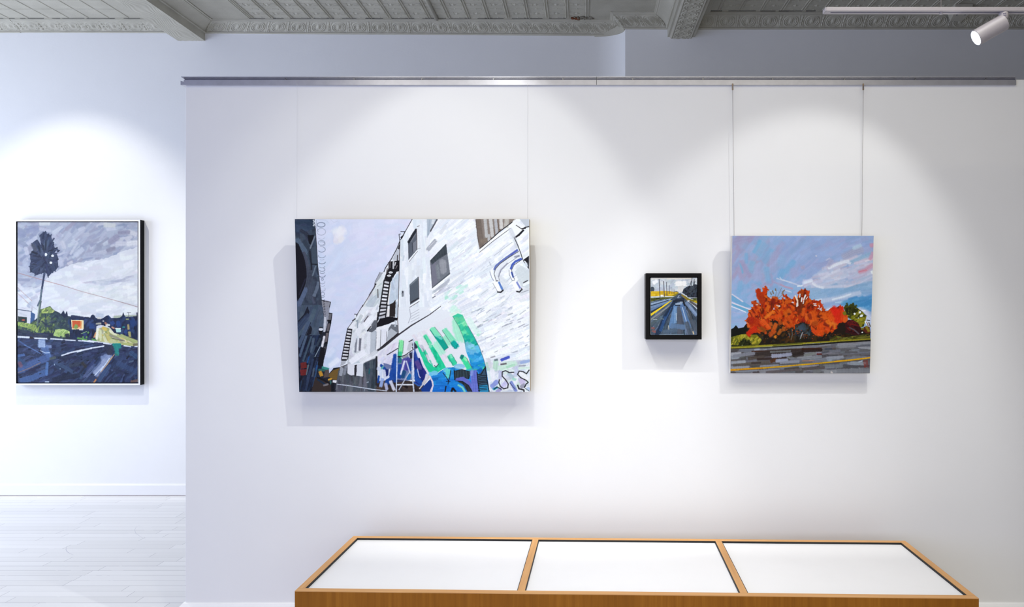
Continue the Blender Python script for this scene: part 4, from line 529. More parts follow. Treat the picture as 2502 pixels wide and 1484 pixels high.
    P(N(-115, 330, 105, 338, 105, 490, -100, 500), (228, 214, 176)); P(N(-98, 345, 50, 352, 40, 485, -90, 480), (204, 92, 54)); S(N(60, 360, 55, 480), w(20), (222, 130, 70)); S(N(-110, 275, 90, 300), w(50), (48, 56, 96)); S(N(30, 500, 90, 500), w(26), (226, 220, 220)); S(M(1090, 470, 1110, 440), w(60), (124, 164, 92)); S(M(1150, 480, 1160, 470), w(30), (226, 180, 150))
    S(N(60, 575, 160, 535), w(12), (130, 168, 120)); 
    for q in ((0, 650, 160, 680), (150, 640, 160, 630), (90, 640, 100, 630), (180, 560, 190, 550), (250, 670, 330, 690)): S(N(*q), w(28), (104, 164, 88), .9)
    # sunlit lane
    lane = N(330, 500, 420, 462, 480, 455, 560, 480, 640, 560, 880, 635, 1055, 715, 960, 785, 600, 742, 340, 705, 300, 620)
    P(lane, (186, 190, 150), wob=.5); o.fill(lane, 90, lambda x, y: 28 if x > 270 else 70, (8, 26), (2, 5), [(206, 206, 176), (168, 178, 122), (198, 186, 118), (158, 160, 140), (214, 212, 192), (146, 158, 104)], .85, spread=10, h=.9)
    S(N(350, 490, 335, 660), w(40), (226, 226, 216)); S(N(400, 520, 400, 690), w(36), (206, 210, 176)); S(N(440, 470, 500, 500), w(50), (206, 180, 96)); S(N(560, 600, 820, 700), w(26), (150, 146, 140)); S(N(600, 650, 800, 700), w(10), (90, 90, 80)); S(N(900, 630, 1050, 690), w(12), (90, 84, 76)); S(N(285, 640, 315, 560), w(20), (206, 150, 110)); S(N(760, 600, 1040, 715), w(40), (164, 178, 122)); S(N(790, 760, 960, 760), w(50), (176, 182, 124)); S(N(980, 770, 1050, 760), w(40), (120, 116, 90))
    # wet road
    road = M(70, 625, 700, 668, 1210, 705)+N(600, 745, 800, 775, 1060, 800, 1060, 1440)+M(70, 1440)
    P(road, (54, 66, 106)); o.setclip(road)
    o.fill(M(70, 640, 1210, 700)+N(1050, 800, 1050, 1430)+M(70, 1430), 430, lambda x, y: -14 if y < 880 else (-28 if x < 200 else -48), (10, 34), (3, 7), [(50, 60, 100), (60, 74, 118), (42, 50, 84), (68, 84, 132), (46, 56, 92), (56, 70, 112)], .85, clip=False, spread=14, h=1.2, br=9)
    for q, ww, cc in (((500, 690, 505, 790), 120, (120, 146, 204)), ((540, 800, 660, 800), 50, (130, 150, 200)), ((560, 830, 580, 900), 120, (92, 120, 180)), ((610, 900, 625, 980), 80, (90, 122, 186)), ((110, 1220, 330, 1100, 600, 990), 110, (78, 104, 166)), ((140, 1400, 330, 1350, 560, 1250), 100, (78, 108, 170)), ((600, 1080, 585, 1290), 44, (84, 122, 190)), ((90, 960, 190, 940), 40, (80, 112, 178)), ((90, 690, 220, 780), 24, (72, 98, 156)), ((200, 770, 340, 840, 500, 930), 14, (98, 132, 196)), ((90, 1010, 220, 1110), 60, (58, 86, 134)), ((640, 1060, 820, 1180), 40, (46, 64, 104)), ((760, 1080, 960, 1190, 1200, 1340), 56, (64, 84, 124)), ((1000, 1130, 1190, 1100), 60, (56, 66, 92)), ((650, 1010, 740, 990), 40, (84, 96, 96)), ((700, 1380, 1150, 1300), 70, (42, 50, 80))): S(M(*q), w(ww), cc, .85, 12, 1.)
    for i in range(7): S(M(445, 690+i*18, 560, 700+i*18), w(9), (196, 212, 242), .75); 
    for q, ww in (((480, 870, 560, 905), 12), ((560, 910, 640, 905), 12), ((820, 1190, 830, 1190), 16), ((560, 1415, 625, 1415), 20), ((720, 1100, 730, 1125), 12)): S(M(*q), w(ww), (190, 208, 242), .85)
    S(M(85, 1255, 300, 1170, 480, 1080), w(12), (140, 116, 116), .85); S(M(110, 1080, 140, 1140), w(60), (130, 88, 112), .7)
    for _ in range(60):
        x = o.r.uniform(80, 2240); y = o.r.uniform(700, 1400); S(M(x, y, x+o.r.uniform(10, 50), y-o.r.uniform(0, 20)), w(o.r.uniform(6, 22)), (30, 36, 58), .75, 5, .2)
    for q, ww, cc in (((440, 1010, 560, 950), 90, (128, 146, 194)), ((560, 970, 330, 1280), 90, (136, 152, 200)), ((480, 1030, 290, 1250), 60, (150, 164, 206)), ((260, 1150, 110, 1330), 40, (86, 100, 148)), ((400, 1080, 160, 1330), 30, (96, 112, 160)), ((560, 1000, 400, 1230), 18, (206, 216, 240)), ((450, 1140, 300, 1300), 16, (196, 208, 238)), ((560, 1130, 380, 1400), 60, (64, 88, 136)), ((700, 1090, 1020, 1230), 80, (62, 82, 130)), ((930, 900, 1030, 980), 70, (58, 84, 130)), ((480, 780, 560, 900), 90, (50, 56, 86)), ((600, 800, 560, 920), 80, (54, 58, 84)), ((900, 1070, 970, 1050), 24, (96, 116, 150)), ((640, 1200, 800, 1260), 60, (48, 56, 92)), ((80, 1080, 140, 1150), 50, (62, 60, 66)), ((900, 960, 860, 1010), 24, (36, 38, 56))): S(N(*q), w(ww), cc, .85, 14, 1.2)
    S(N(645, 930, 520, 1110, 410, 1240), w(12), (186, 148, 120), .9); S(N(600, 980, 500, 1130), w(8), (226, 190, 130), .8); S(N(400, 1250, 330, 1370), w(9), (130, 104, 100), .7); S(N(320, 1375, 285, 1425), w(26), (206, 140, 90), .9); S(N(940, 1410, 1050, 1390), w(40), (136, 100, 84), .7)
    o.setclip(None)
    S(N(620, 765, 745, 760), w(40), (40, 144, 142)); S(N(640, 790, 740, 790), w(70), (34, 138, 140)); S(N(680, 810, 690, 930), w(66), (38, 140, 142), .95); S(N(660, 920, 700, 950), w(26), (60, 120, 120))
    for f, q, ww in ((M, (75, 628, 280, 638), 30), (M, (380, 652, 600, 662), 22), (M, (650, 662, 860, 674), 22), (M, (920, 682, 1090, 692), 18), (N, (10, 694, 150, 704, 285, 722), 18), (N, (455, 742, 585, 756), 18), (N, (810, 782, 930, 802), 18), (N, (1000, 796, 1055, 802), 14), (M, (850, 955, 1000, 905, 1205, 858), 24), (N, (-10, 888, 130, 850, 240, 828), 26), (N, (240, 826, 460, 790), 22)): S(f(*q), w(ww), (214, 222, 244), .95, 8, 1.)
    S(M(300, 640, 345, 650), w(30), (56, 46, 50)); S(M(600, 655, 650, 662), w(20), (50, 56, 80))
    return o

def paint_highway():
    o = Oil(1587, 678, 1706, 822, 3.0, 9)
    k = 5.3
    O = frame_of(1520, 620, k)
    w = lambda v: v/k
    S, P = o.stroke, o.poly
    P([(1587, 678), (1706, 678), (1706, 822), (1587, 822)], (188, 197, 206))
    o.fill(O(360, 310, 980, 310, 980, 520, 360, 520), 160, -10, (6, 22), (2.5, 6), [(190, 200, 208), (178, 190, 202), (202, 208, 212), (184, 194, 206)], .8, spread=35, h=.8)
    for q, ww, cc in (((380, 330, 560, 320), 24, (214, 212, 206)), ((580, 325, 900, 322), 26, (222, 216, 204)), ((700, 395, 815, 392), 62, (240, 239, 236)), ((405, 385, 445, 360), 44, (232, 234, 236)), ((730, 450, 790, 440), 44, (212, 212, 210)), ((720, 490, 780, 480), 40, (216, 214, 210)), ((870, 370, 900, 360), 40, (206, 210, 214)), ((940, 340, 960, 450), 30, (206, 212, 214))): S(O(*q), w(ww), cc, .9, 7, 1.)
    o.dab(1520+388/k, 620+468/k, w(28), w(34), (72, 84, 98)); o.dab(1520+700/k, 620+505/k, w(30), w(12), (96, 100, 104))
    P(O(360, 495, 440, 492, 560, 488, 640, 494, 725, 505, 700, 545, 640, 560, 360, 562), (206, 170, 32), wob=.4); o.fill(O(365, 497, 560, 490, 720, 505, 640, 555, 365, 560), 40, 0, (5, 16), (2, 4), [(214, 178, 36), (196, 158, 24), (222, 188, 50), (176, 140, 24)], .85, spread=12, h=.8)
    P(O(640, 555, 730, 508, 735, 530, 690, 572), (140, 132, 44))
    S(O(360, 567, 500, 560, 690, 566), w(12), (196, 206, 212)); S(O(500, 548, 530, 546), w(14), (226, 226, 222))
    P(O(360, 580, 560, 568, 690, 570, 600, 590, 480, 600, 360, 632), (84, 94, 38), wob=.4); o.fill(O(360, 582, 680, 572, 560, 592, 365, 628), 26, -5, (5, 16), (1.5, 3.5), [(96, 104, 40), (66, 78, 32), (110, 112, 44), (52, 60, 34)], .85)
    road = O(355, 635, 470, 605, 640, 585, 735, 520, 765, 520, 810, 580, 985, 700, 985, 1070, 355, 1070)
    P(road, (76, 91, 108), wob=.4)
    o.setclip(road)
    o.fill(O(360, 620, 980, 620, 980, 1065, 360, 1065), 260, 0, (10, 34), (2, 5), [(84, 104, 128), (62, 76, 92), (96, 108, 120), (74, 86, 100), (108, 128, 156), (70, 90, 112)], .8, clip=False, focus=(1520+748/k, 620+500/k), spread=5, h=.9)
    for q, ww, cc in (((620, 600, 365, 660), 22, (150, 172, 200)), ((600, 625, 365, 700), 26, (122, 148, 184)), ((560, 640, 365, 740), 20, (104, 132, 176)), ((520, 690, 365, 770), 20, (40, 56, 78)), ((600, 610, 370, 680), 10, (44, 60, 84)), ((640, 660, 370, 860), 18, (136, 140, 142)), ((680, 640, 560, 830, 450, 1060), 60, (34, 54, 84)), ((560, 830, 500, 1000), 36, (48, 84, 136)), ((640, 700, 540, 900), 14, (56, 90, 140)), ((700, 690, 660, 860, 640, 950), 66, (98, 138, 186)), ((690, 700, 690, 900), 30, (120, 156, 196)), ((745, 700, 750, 1040), 66, (86, 92, 106)), ((770, 660, 810, 800, 865, 960), 56, (90, 126, 176)), ((780, 700, 850, 940), 10, (176, 196, 220)), ((700, 780, 706, 870), 10, (176, 190, 204)), ((812, 640, 870, 740, 905, 850), 30, (40, 50, 62)), ((860, 720, 900, 860), 26, (84, 88, 96)), ((830, 640, 960, 800), 40, (120, 144, 180)), ((870, 680, 970, 800), 20, (138, 160, 192)), ((640, 940, 800, 960), 60, (96, 124, 160)), ((540, 1020, 700, 1000), 50, (84, 104, 126)), ((840, 900, 880, 1040), 50, (84, 96, 112)), ((900, 880, 970, 1000), 44, (86, 96, 110)), ((370, 920, 480, 840), 34, (84, 100, 108)), ((400, 860, 450, 860), 6, (176, 188, 192)), ((500, 850, 540, 855), 8, (130, 146, 150)), ((600, 940, 605, 985), 12, (176, 176, 170)), ((920, 1015, 930, 1050), 14, (216, 196, 160)), ((480, 1060, 800, 1055), 12, (120, 140, 156))): S(O(*q), w(ww), cc, .9, 10, .9)
    o.setclip(None)
    P(O(362, 788, 500, 700, 620, 618, 648, 612, 560, 680, 372, 815), (226, 196, 42), wob=.3, h=1.)
    S(O(720, 580, 745, 530), w(14), (150, 164, 184)); S(O(735, 540, 750, 525), w(14), (60, 64, 76))
    for q, ww, cc in (((690, 600, 800, 596), 24, (44, 56, 74)), ((660, 622, 800, 618), 22, (34, 42, 58)), ((750, 636, 785, 634), 14, (170, 190, 212)), ((690, 658, 770, 656), 14, (176, 196, 220)), ((690, 676, 750, 674), 12, (26, 30, 40)), ((790, 620, 810, 680), 20, (34, 40, 52)), ((770, 575, 800, 590), 12, (40, 48, 60)), ((640, 600, 700, 585), 16, (60, 76, 92))): S(O(*q), w(ww), cc, .92, 8, .8)
    # trees on the right
    P(O(778, 512, 795, 465, 830, 440, 870, 420, 905, 432, 930, 400, 985, 410, 985, 600, 900, 592, 830, 552), (56, 66, 80), wob=.8); o.fill(O(785, 505, 860, 425, 985, 415, 985, 585, 850, 560), 60, -70, (4, 14), (2, 4), [(50, 60, 74), (66, 76, 90), (40, 46, 56), (74, 84, 96), (36, 38, 44)], .85, spread=40, h=.8)
    for q in ((905, 320, 892, 520), (935, 340, 915, 480), (895, 360, 880, 420), (945, 360, 930, 420)): S(O(*q), w(9), (76, 82, 92), .85)
    P(O(766, 525, 800, 545, 870, 590, 985, 612, 985, 655, 870, 612, 800, 575), (132, 122, 34), wob=.4); S(O(930, 590, 985, 590), w(26), (70, 84, 36)); S(O(940, 625, 985, 640), w(18), (206, 176, 40)); S(O(830, 548, 835, 556), w(14), (214, 210, 204)); S(O(870, 575, 975, 580), w(8), (190, 196, 204))
    S(O(845, 615, 900, 650, 980, 725), w(14), (196, 206, 218)); S(O(880, 625, 980, 690), w(24), (84, 80, 84), .9); S(O(770, 540, 850, 610), w(14), (150, 120, 50))
    for x0, y0, x1, y1, ww in ((476, 335, 490, 580, 9), (535, 362, 546, 562, 9), (573, 374, 578, 550, 7), (607, 415, 612, 530, 6), (632, 440, 635, 530, 5), (656, 462, 658, 530, 4), (672, 470, 674, 525, 4)): S(O(x0, y0, x1, y1), w(ww), (74, 72, 86), .9, 5, .6)
    for q in ((385, 965, 410, 985), (400, 960, 420, 975), (385, 1010, 430, 1020), (400, 1000, 415, 1030), (425, 1000, 430, 1030), (380, 960, 385, 985)): S(O(*q), w(12), (150, 84, 78), .75, 5, .3)
    return o
# ---------------------------------------------------------------- scene
import bpy, bmesh
from mathutils import Vector, Matrix
PI = math.pi
sc = bpy.context.scene
COL = sc.collection
F, CX, CY, EYE = 1700.0, 1425.0, 741.0, 1.52      # focal length and centre of view in pixels of a 2502 x 1484 frame; eye height

def at(px, py, D):
    """the point of the room seen at a pixel, D metres into the room"""
    return Vector(((px-CX)*D/F, D, EYE-(py-CY)*D/F))

# ---- materials
def lin(c):
    return tuple((v/12.92 if v <= .04045 else ((v+.055)/1.055)**2.4) for v in c[:3])

class NT:
    def __init__(s, name):
        s.m = bpy.data.materials.new(name); s.m.use_nodes = True
        s.t = s.m.node_tree; s.b = s.t.nodes['Principled BSDF']
    def n(s, typ, **kw):
        x = s.t.nodes.new(typ)
        for k, v in kw.items():
            if hasattr(x, k) and k not in ('Scale',): setattr(x, k, v)
        return x
    def l(s, a, b): s.t.links.new(a, b)
    def math(s, op, a, b=None, c=None):
        x = s.t.nodes.new('ShaderNodeMath'); x.operation = op
        for i, v in enumerate((a, b, c)):
            if v is None: continue
            if isinstance(v, (int, float)): x.inputs[i].default_value = v
            else: s.l(v, x.inputs[i])
        return x.outputs[0]
    def noise(s, scale, detail=3, rough=.5, vec=None, dist=0):
        x = s.t.nodes.new('ShaderNodeTexNoise'); x.inputs['Scale'].default_value = scale
        x.inputs['Detail'].default_value = detail; x.inputs['Roughness'].default_value = rough; x.inputs['Distortion'].default_value = dist
        if vec is not None: s.l(vec, x.inputs['Vector'])
        return x.outputs['Fac']
    def pos(s): return s.t.nodes.new('ShaderNodeTexCoord').outputs['Object']
    def scaled(s, v, sx, sy, sz):
        x = s.t.nodes.new('ShaderNodeMapping'); x.inputs['Scale'].default_value = (sx, sy, sz); s.l(v, x.inputs['Vector']); return x.outputs[0]
    def ramp(s, fac, stops):
        x = s.t.nodes.new('ShaderNodeValToRGB'); e = x.color_ramp.elements
        while len(e) < len(stops): e.new(.5)
        for q, (p, c) in zip(e, stops): q.position = p; q.color = (*lin(c), 1)
        s.l(fac, x.inputs[0]); return x.outputs[0]
    def bump(s, h, strength, dist=.01):
        x = s.t.nodes.new('ShaderNodeBump'); x.inputs['Strength'].default_value = strength; x.inputs['Distance'].default_value = dist
        s.l(h, x.inputs['Height']); s.l(x.outputs[0], s.b.inputs['Normal'])

def plain(name, c, rough=.5, metal=0., var=.03, scale=8, bump=0., bscale=120, spec=.5):
    """a paint or plastic: one colour with faint unevenness and a fine surface texture"""
    m = NT(name); p = m.pos()
    lo = tuple(max(0, v-var) for v in c); hi = tuple(min(1, v+var) for v in c)
    m.l(m.ramp(m.noise(scale, 4, .6, p), [(.3, lo), (.7, hi)]), m.b.inputs['Base Color'])
    m.b.inputs['Roughness'].default_value = rough; m.b.inputs['Metallic'].default_value = metal
    m.b.inputs['Specular IOR Level'].default_value = spec
    if bump: m.bump(m.noise(bscale, 3, .6, p), bump, .004)
    return m.m

M = {}
M['wall'] = plain('white_wall_paint', (.925, .925, .925), .75, 0, .006, 1.6, .12, 55, .2)
M['partition'] = plain('white_panel_paint', (.93, .93, .928), .7, 0, .005, 1.2, .08, 45, .2)
M['trim'] = plain('white_trim_paint', (.93, .93, .935), .5, 0, .006, 3, .05, 60, .3)
M['tin'] = plain('grey_painted_tin', (.72, .705, .65), .55, 0, .03, 5, .35, 140, .35)
M['tin_plain'] = plain('grey_stippled_tin', (.72, .705, .65), .6, 0, .03, 7, .8, 260, .3)
M['rust'] = plain('rust_brown', (.46, .27, .18), .8, 0, .08, 60, .6, 200, .2)
M['plaster'] = plain('crumbling_plaster', (.52, .5, .45), .9, 0, .08, 40, .9, 90, .1)
M['alu'] = plain('brushed_aluminium', (.72, .72, .75), .38, .55, .02, 30, .05, 300)
M['slot'] = plain('dark_slot', (.36, .36, .42), .6, 0, .02, 30)
M['steel'] = plain('steel', (.5, .5, .52), .35, .9, .03, 60)
M['brass'] = plain('brass', (.56, .48, .40), .45, .3, .05, 60)
M['wire'] = plain('steel_cable', (.58, .56, .55), .5, .3, .03, 80)
M['cord'] = plain('clear_nylon_cord', (.86, .86, .86), .3, 0, .02, 80)
M['lampwhite'] = plain('white_lamp_enamel', (.62, .60, .615), .4, 0, .01, 20, .03, 200)
M['ink'] = plain('grey_ink', (.45, .43, .55), .7, 0, .03, 80)
M['lens_rim'] = plain('lens_bezel', (.6, .62, .65), .3, .4, .02, 40)
M['black_frame'] = plain('black_lacquer_frame', (.03, .026, .03), .5, 0, .006, 20, .1, 200, .12)
M['black_side'] = plain('black_frame_side', (.04, .04, .06), .5, 0, .006, 20, 0, 100, .12)
M['white_frame'] = plain('white_frame_face', (.9, .9, .92), .4, .0, .01, 20)
M['shadow_gap'] = plain('brown_floor_gap', (.42, .36, .34), .9, 0, .04, 40)
M['scuff'] = plain('grey_scuff', (.76, .76, .80), .8, 0, .04, 60)
M['gap'] = plain('black_gap', (.035, .035, .045), .7, 0, .008, 20)
M['canvas'] = plain('primed_canvas', (.9, .89, .87), .85, 0, .01, 60, .5, 500, .1)
M['canvas_raw'] = plain('tan_canvas_edge', (.70, .63, .54), .85, 0, .03, 60, .5, 500, .1)
M['insert'] = plain('white_board_under_glass', (.93, .93, .935), .25, 0, .006, 3, 0, 10, .4)
M['gasket'] = plain('black_gasket', (.05, .05, .055), .6, 0, .01, 20)

def wood(name, a, b, c, axis, rough=.45):
    m = NT(name); p = m.pos()
    st = {'z': (55, 55, 2.2), 'x': (2.2, 60, 60), 'y': (60, 2.2, 60)}[axis]
    g = m.noise(1.0, 5, .62, m.scaled(p, *st), .25)
    broad = m.noise(1.0, 2, .5, m.scaled(p, *[v/6 if v > 10 else v/4 for v in st]))
    f = m.math('ADD', m.math('MULTIPLY', g, .65), m.math('MULTIPLY', broad, .35))
    m.l(m.ramp(f, [(.34, a), (.5, b), (.66, c)]), m.b.inputs['Base Color'])
    m.b.inputs['Roughness'].default_value = rough
    m.bump(g, .06, .002); m.b.inputs['Specular IOR Level'].default_value = .2
    return m.m
M['wood_front'] = wood('walnut_stained_front', (.52, .315, .055), (.575, .355, .075), (.64, .41, .11), 'z')
M['wood_x'] = wood('honey_maple_rail', (.76, .56, .34), (.81, .61, .385), (.85, .66, .43), 'x')
M['wood_y'] = wood('honey_maple_end_rail', (.76, .56, .34), (.81, .61, .385), (.85, .66, .43), 'y')

def floor_mat():
    m = NT('white_painted_floorboards'); p = m.pos()
    sp = m.n('ShaderNodeSeparateXYZ'); m.l(p, sp.inputs[0])
    W, L = .0705, .66
    row = m.math('FLOOR', m.math('DIVIDE', sp.outputs['Y'], W))
    wn = m.n('ShaderNodeTexWhiteNoise', noise_dimensions='1D'); m.l(row, wn.inputs['W'])
    off = m.math('MULTIPLY', wn.outputs['Value'], L*3)
    u = m.math('DIVIDE', m.math('ADD', sp.outputs['X'], off), L)
    fx = m.math('FRACT', u); fy = m.math('FRACT', m.math('DIVIDE', sp.outputs['Y'], W))
    wn2 = m.n('ShaderNodeTexWhiteNoise', noise_dimensions='2D')
    cb = m.n('ShaderNodeCombineXYZ'); m.l(row, cb.inputs[0]); m.l(m.math('FLOOR', u), cb.inputs[1]); m.l(cb.outputs[0], wn2.inputs['Vector'])
    wn3 = m.n('ShaderNodeTexWhiteNoise', noise_dimensions='1D'); m.l(m.math('ADD', row, 31.7), wn3.inputs['W'])
    ew = m.math('MULTIPLY_ADD', wn3.outputs['Value'], .03, .012)
    edge = m.math('MAXIMUM', m.math('LESS_THAN', fy, ew), m.math('LESS_THAN', fx, .0028))
    worn = m.math('GREATER_THAN', m.noise(3.2, 3, .6, p), .38)
    edge = m.math('MULTIPLY', edge, m.math('MULTIPLY_ADD', worn, .55, .45))
    tone = m.math('ADD', m.math('MULTIPLY', wn2.outputs['Value'], .5), m.math('MULTIPLY', m.noise(1.0, 4, .6, m.scaled(p, 2, 40, 1)), .5))
    base = m.ramp(tone, [(.2, (.868, .868, .872)), (.8, (.905, .905, .91))])
    mx = m.n('ShaderNodeMix', data_type='RGBA'); m.l(edge, mx.inputs[0]); m.l(base, mx.inputs[6]); mx.inputs[7].default_value = (*lin((.56, .56, .6)), 1)
    m.l(mx.outputs[2], m.b.inputs['Base Color']); m.b.inputs['Roughness'].default_value = .42
    m.b.inputs['Specular IOR Level'].default_value = .35
    m.bump(m.math('SUBTRACT', 1., edge), .25, .002)
    return m.m
M['floor'] = floor_mat()

def paint_mat(name, gain):
    m = NT(name)
    a = m.n('ShaderNodeVertexColor'); a.layer_name = 'pigment'
    g = m.n('ShaderNodeVectorMath', operation='SCALE'); m.l(a.outputs['Color'], g.inputs[0]); g.inputs['Scale'].default_value = gain
    m.l(g.outputs[0], m.b.inputs['Base Color'])
    m.b.inputs['Roughness'].default_value = .5; m.b.inputs['Specular IOR Level'].default_value = .12
    m.bump(m.noise(700, 2, .5, m.pos()), .08, .002)
    return m.m

def glow(name, c, s):
    m = NT(name); m.b.inputs['Base Color'].default_value = (*c, 1)
    m.b.inputs['Emission Color'].default_value = (*c, 1); m.b.inputs['Emission Strength'].default_value = s
    return m.m
M['lens'] = glow('lit_lamp_lens', (1, .99, .97), 40.)

# ---- mesh helpers
def link(name, me, mat, parent=None, loc=None):
    o = bpy.data.objects.new(name, me); COL.objects.link(o)
    for mm in (mat if isinstance(mat, (list, tuple)) else [mat]): me.materials.append(mm)
    if parent: o.parent = parent
    if loc is not None: o.location = loc
    return o

def mesh(name, vs, fs, mat, parent=None, loc=None, smooth=False):
    me = bpy.data.meshes.new(name); me.from_pydata([tuple(v) for v in vs], [], fs); me.update()
    bm = bmesh.new(); bm.from_mesh(me); bmesh.ops.recalc_face_normals(bm, faces=bm.faces); bm.to_mesh(me); bm.free()
    if smooth: me.shade_smooth()
    return link(name, me, mat, parent, loc)

def bmobj(name, bm, mat, parent=None, loc=None, smooth=False, bevel=0., seg=2):
    if bevel:
        bmesh.ops.bevel(bm, geom=list(bm.edges), offset=bevel, segments=seg, affect='EDGES', profile=.5)
    bmesh.ops.recalc_face_normals(bm, faces=bm.faces)
    me = bpy.data.meshes.new(name); bm.to_mesh(me); bm.free()
    if smooth: me.shade_smooth()
    return link(name, me, mat, parent, loc)

def add_box(bm, x0, x1, y0, y1, z0, z1):
    v = [bm.verts.new(p) for p in ((x0, y0, z0), (x1, y0, z0), (x1, y1, z0), (x0, y1, z0), (x0, y0, z1), (x1, y0, z1), (x1, y1, z1), (x0, y1, z1))]
    for f in ((0, 3, 2, 1), (4, 5, 6, 7), (0, 1, 5, 4), (1, 2, 6, 5), (2, 3, 7, 6), (3, 0, 4, 7)): bm.faces.new([v[i] for i in f])

def box(name, b, mat, parent=None, bevel=0., loc=None):
    bm = bmesh.new(); add_box(bm, *b)
    return bmobj(name, bm, mat, parent, loc, bevel=bevel)

def add_tube(bm, pts, r, n=10, caps=True, r2=None):
    """a round rod along points"""
    rings = []
    for i, p in enumerate(pts):
        p = Vector(p); a = Vector(pts[max(0, i-1)]); b = Vector(pts[min(len(pts)-1, i+1)])
        d = (b-a).normalized(); up = Vector((0, 0, 1)) if abs(d.z) < .9 else Vector((1, 0, 0))
        u = d.cross(up).normalized(); v = u.cross(d)
        rr = r if r2 is None else r+(r2-r)*i/(len(pts)-1)
        rings.append([bm.verts.new(p+(u*math.cos(2*PI*k/n)+v*math.sin(2*PI*k/n))*rr) for k in range(n)])
    for A_, B_ in zip(rings, rings[1:]):
        for k in range(n): bm.faces.new((A_[k], A_[(k+1) % n], B_[(k+1) % n], B_[k]))
    if caps: bm.faces.new(rings[0][::-1]); bm.faces.new(rings[-1])

def lathe(name, prof, mat, parent, mtx, n=40, smooth=True, caps=True):
    """profile of (radius, height) turned about its own axis and put where mtx says"""
    vs, fs = [], []
    for r, z in prof:
        for k in range(n): vs.append(mtx @ Vector((r*math.cos(2*PI*k/n), r*math.sin(2*PI*k/n), z)))
    for i in range(len(prof)-1):
        for k in range(n): fs.append((i*n+k, i*n+(k+1) % n, (i+1)*n+(k+1) % n, (i+1)*n+k))
    if caps and prof[0][0] > 1e-6: fs.append(tuple(range(n))[::-1])
    if caps and prof[-1][0] > 1e-6: fs.append(tuple((len(prof)-1)*n+k for k in range(n)))
    o = mesh(name, vs, fs, mat, parent)
    if smooth:
        o.data.shade_smooth(); o.data.set_sharp_from_angle(angle=math.radians(35))
    return o

def thing(name, loc, label, cat, group=None, rz=0.):
    o = bpy.data.objects.new(name, None); COL.objects.link(o); o.location = loc; o.rotation_euler.z = rz; o.empty_display_size = .1
    tag(o, label, cat, group); return o

def tag(o, label, cat, group=None):
    o['label'] = label; o['category'] = cat
    if group: o['group'] = group
    return o

def struct(o): o['kind'] = 'structure'; return o

# ================================================================ the room
YL, YR, YP = 5.49, 5.35, 3.15                 # back wall left of the step, right of it, and the free standing partition
XS = .321                                      # where the back wall steps forward
CEIL = 3.72
struct(box('floor', (-7, 4.2, -3.2, 5.9, -.12, 0), M['floor']))
# back wall: one run of plaster with a rounded return at the step
run = [(-7, YL)]+[(XS-.225*(1-math.sin(a*PI/32)), YL-.138*(1-math.cos(a*PI/32))) for a in range(17)]+[(XS+.003, YR), (4.2, YR), (4.2, 5.9), (-7, 5.9)]
vs = [(x, y, 0) for x, y in run]+[(x, y, CEIL) for x, y in run]; n = len(run)
struct(mesh('wall_back', vs, [(i, (i+1) % n, n+(i+1) % n, n+i) for i in range(n)]+[tuple(range(n)), tuple(range(n, 2*n))], M['wall']))
bpy.data.objects['wall_back'].data.shade_smooth(); bpy.data.objects['wall_back'].data.set_sharp_from_angle(angle=math.radians(25))
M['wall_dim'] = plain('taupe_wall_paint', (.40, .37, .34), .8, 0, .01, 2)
struct(box('wall_right', (4.2, 4.4, -3.2, 5.9, 0, CEIL), M['wall_dim']))  # unseen wall, added and coloured dark to keep the right side dim
bm = bmesh.new(); add_box(bm, -1.801, 3.4, YP, YP+.19, 0, 2.533)
struct(bmobj('wall_partition', bm, M['partition'], bevel=.002, seg=1))
# baseboards with a bevelled top
def skirting(name, pts, h, t):
    """board along a polyline; pts run so that the room lies on the left"""
    prof = [(0, 0), (t, 0), (t, h-.012), (t*.45, h), (0, h)]
    return struct(sweep(name, pts, prof, M['trim']))
def offset_path(pts):
    """corner directions of a polyline for mitred sweeps"""
    out = []
    for i, p in enumerate(pts):
        d1 = (pts[i][0]-pts[i-1][0], pts[i][1]-pts[i-1][1]) if i > 0 else None
        d2 = (pts[i+1][0]-pts[i][0], pts[i+1][1]-pts[i][1]) if i < len(pts)-1 else None
        def nrm(d): L = math.hypot(*d); return (d[1]/L, -d[0]/L)        # right-hand normal
        a = nrm(d1) if d1 else nrm(d2); b = nrm(d2) if d2 else nrm(d1)
        k = 1+a[0]*b[0]+a[1]*b[1]
        out.append(((a[0]+b[0])/k, (a[1]+b[1])/k))
    return out
def sweep(name, pts, prof, mat, parent=None, z0=0.):
    nn = offset_path(pts); m = len(prof); vs = []
    for (x, y), (ax, ay) in zip(pts, nn):
        for d, z in prof: vs.append((x+ax*d, y+ay*d, z0+z))
    fs = []
    for i in range(len(pts)-1):
        for k in range(m): fs.append((i*m+k, i*m+(k+1) % m, (i+1)*m+(k+1) % m, (i+1)*m+k))
    fs.append(tuple(range(m))); fs.append(tuple((len(pts)-1)*m+k for k in range(m)))
    return mesh(name, vs, fs, mat, parent)
skirting('baseboard_back', [(-7, YL), (.2, YL)], .094, .009)
skirting('baseboard_partition', [(-1.801, YP+.19), (-1.801, YP), (3.4, YP)], .163, .019)

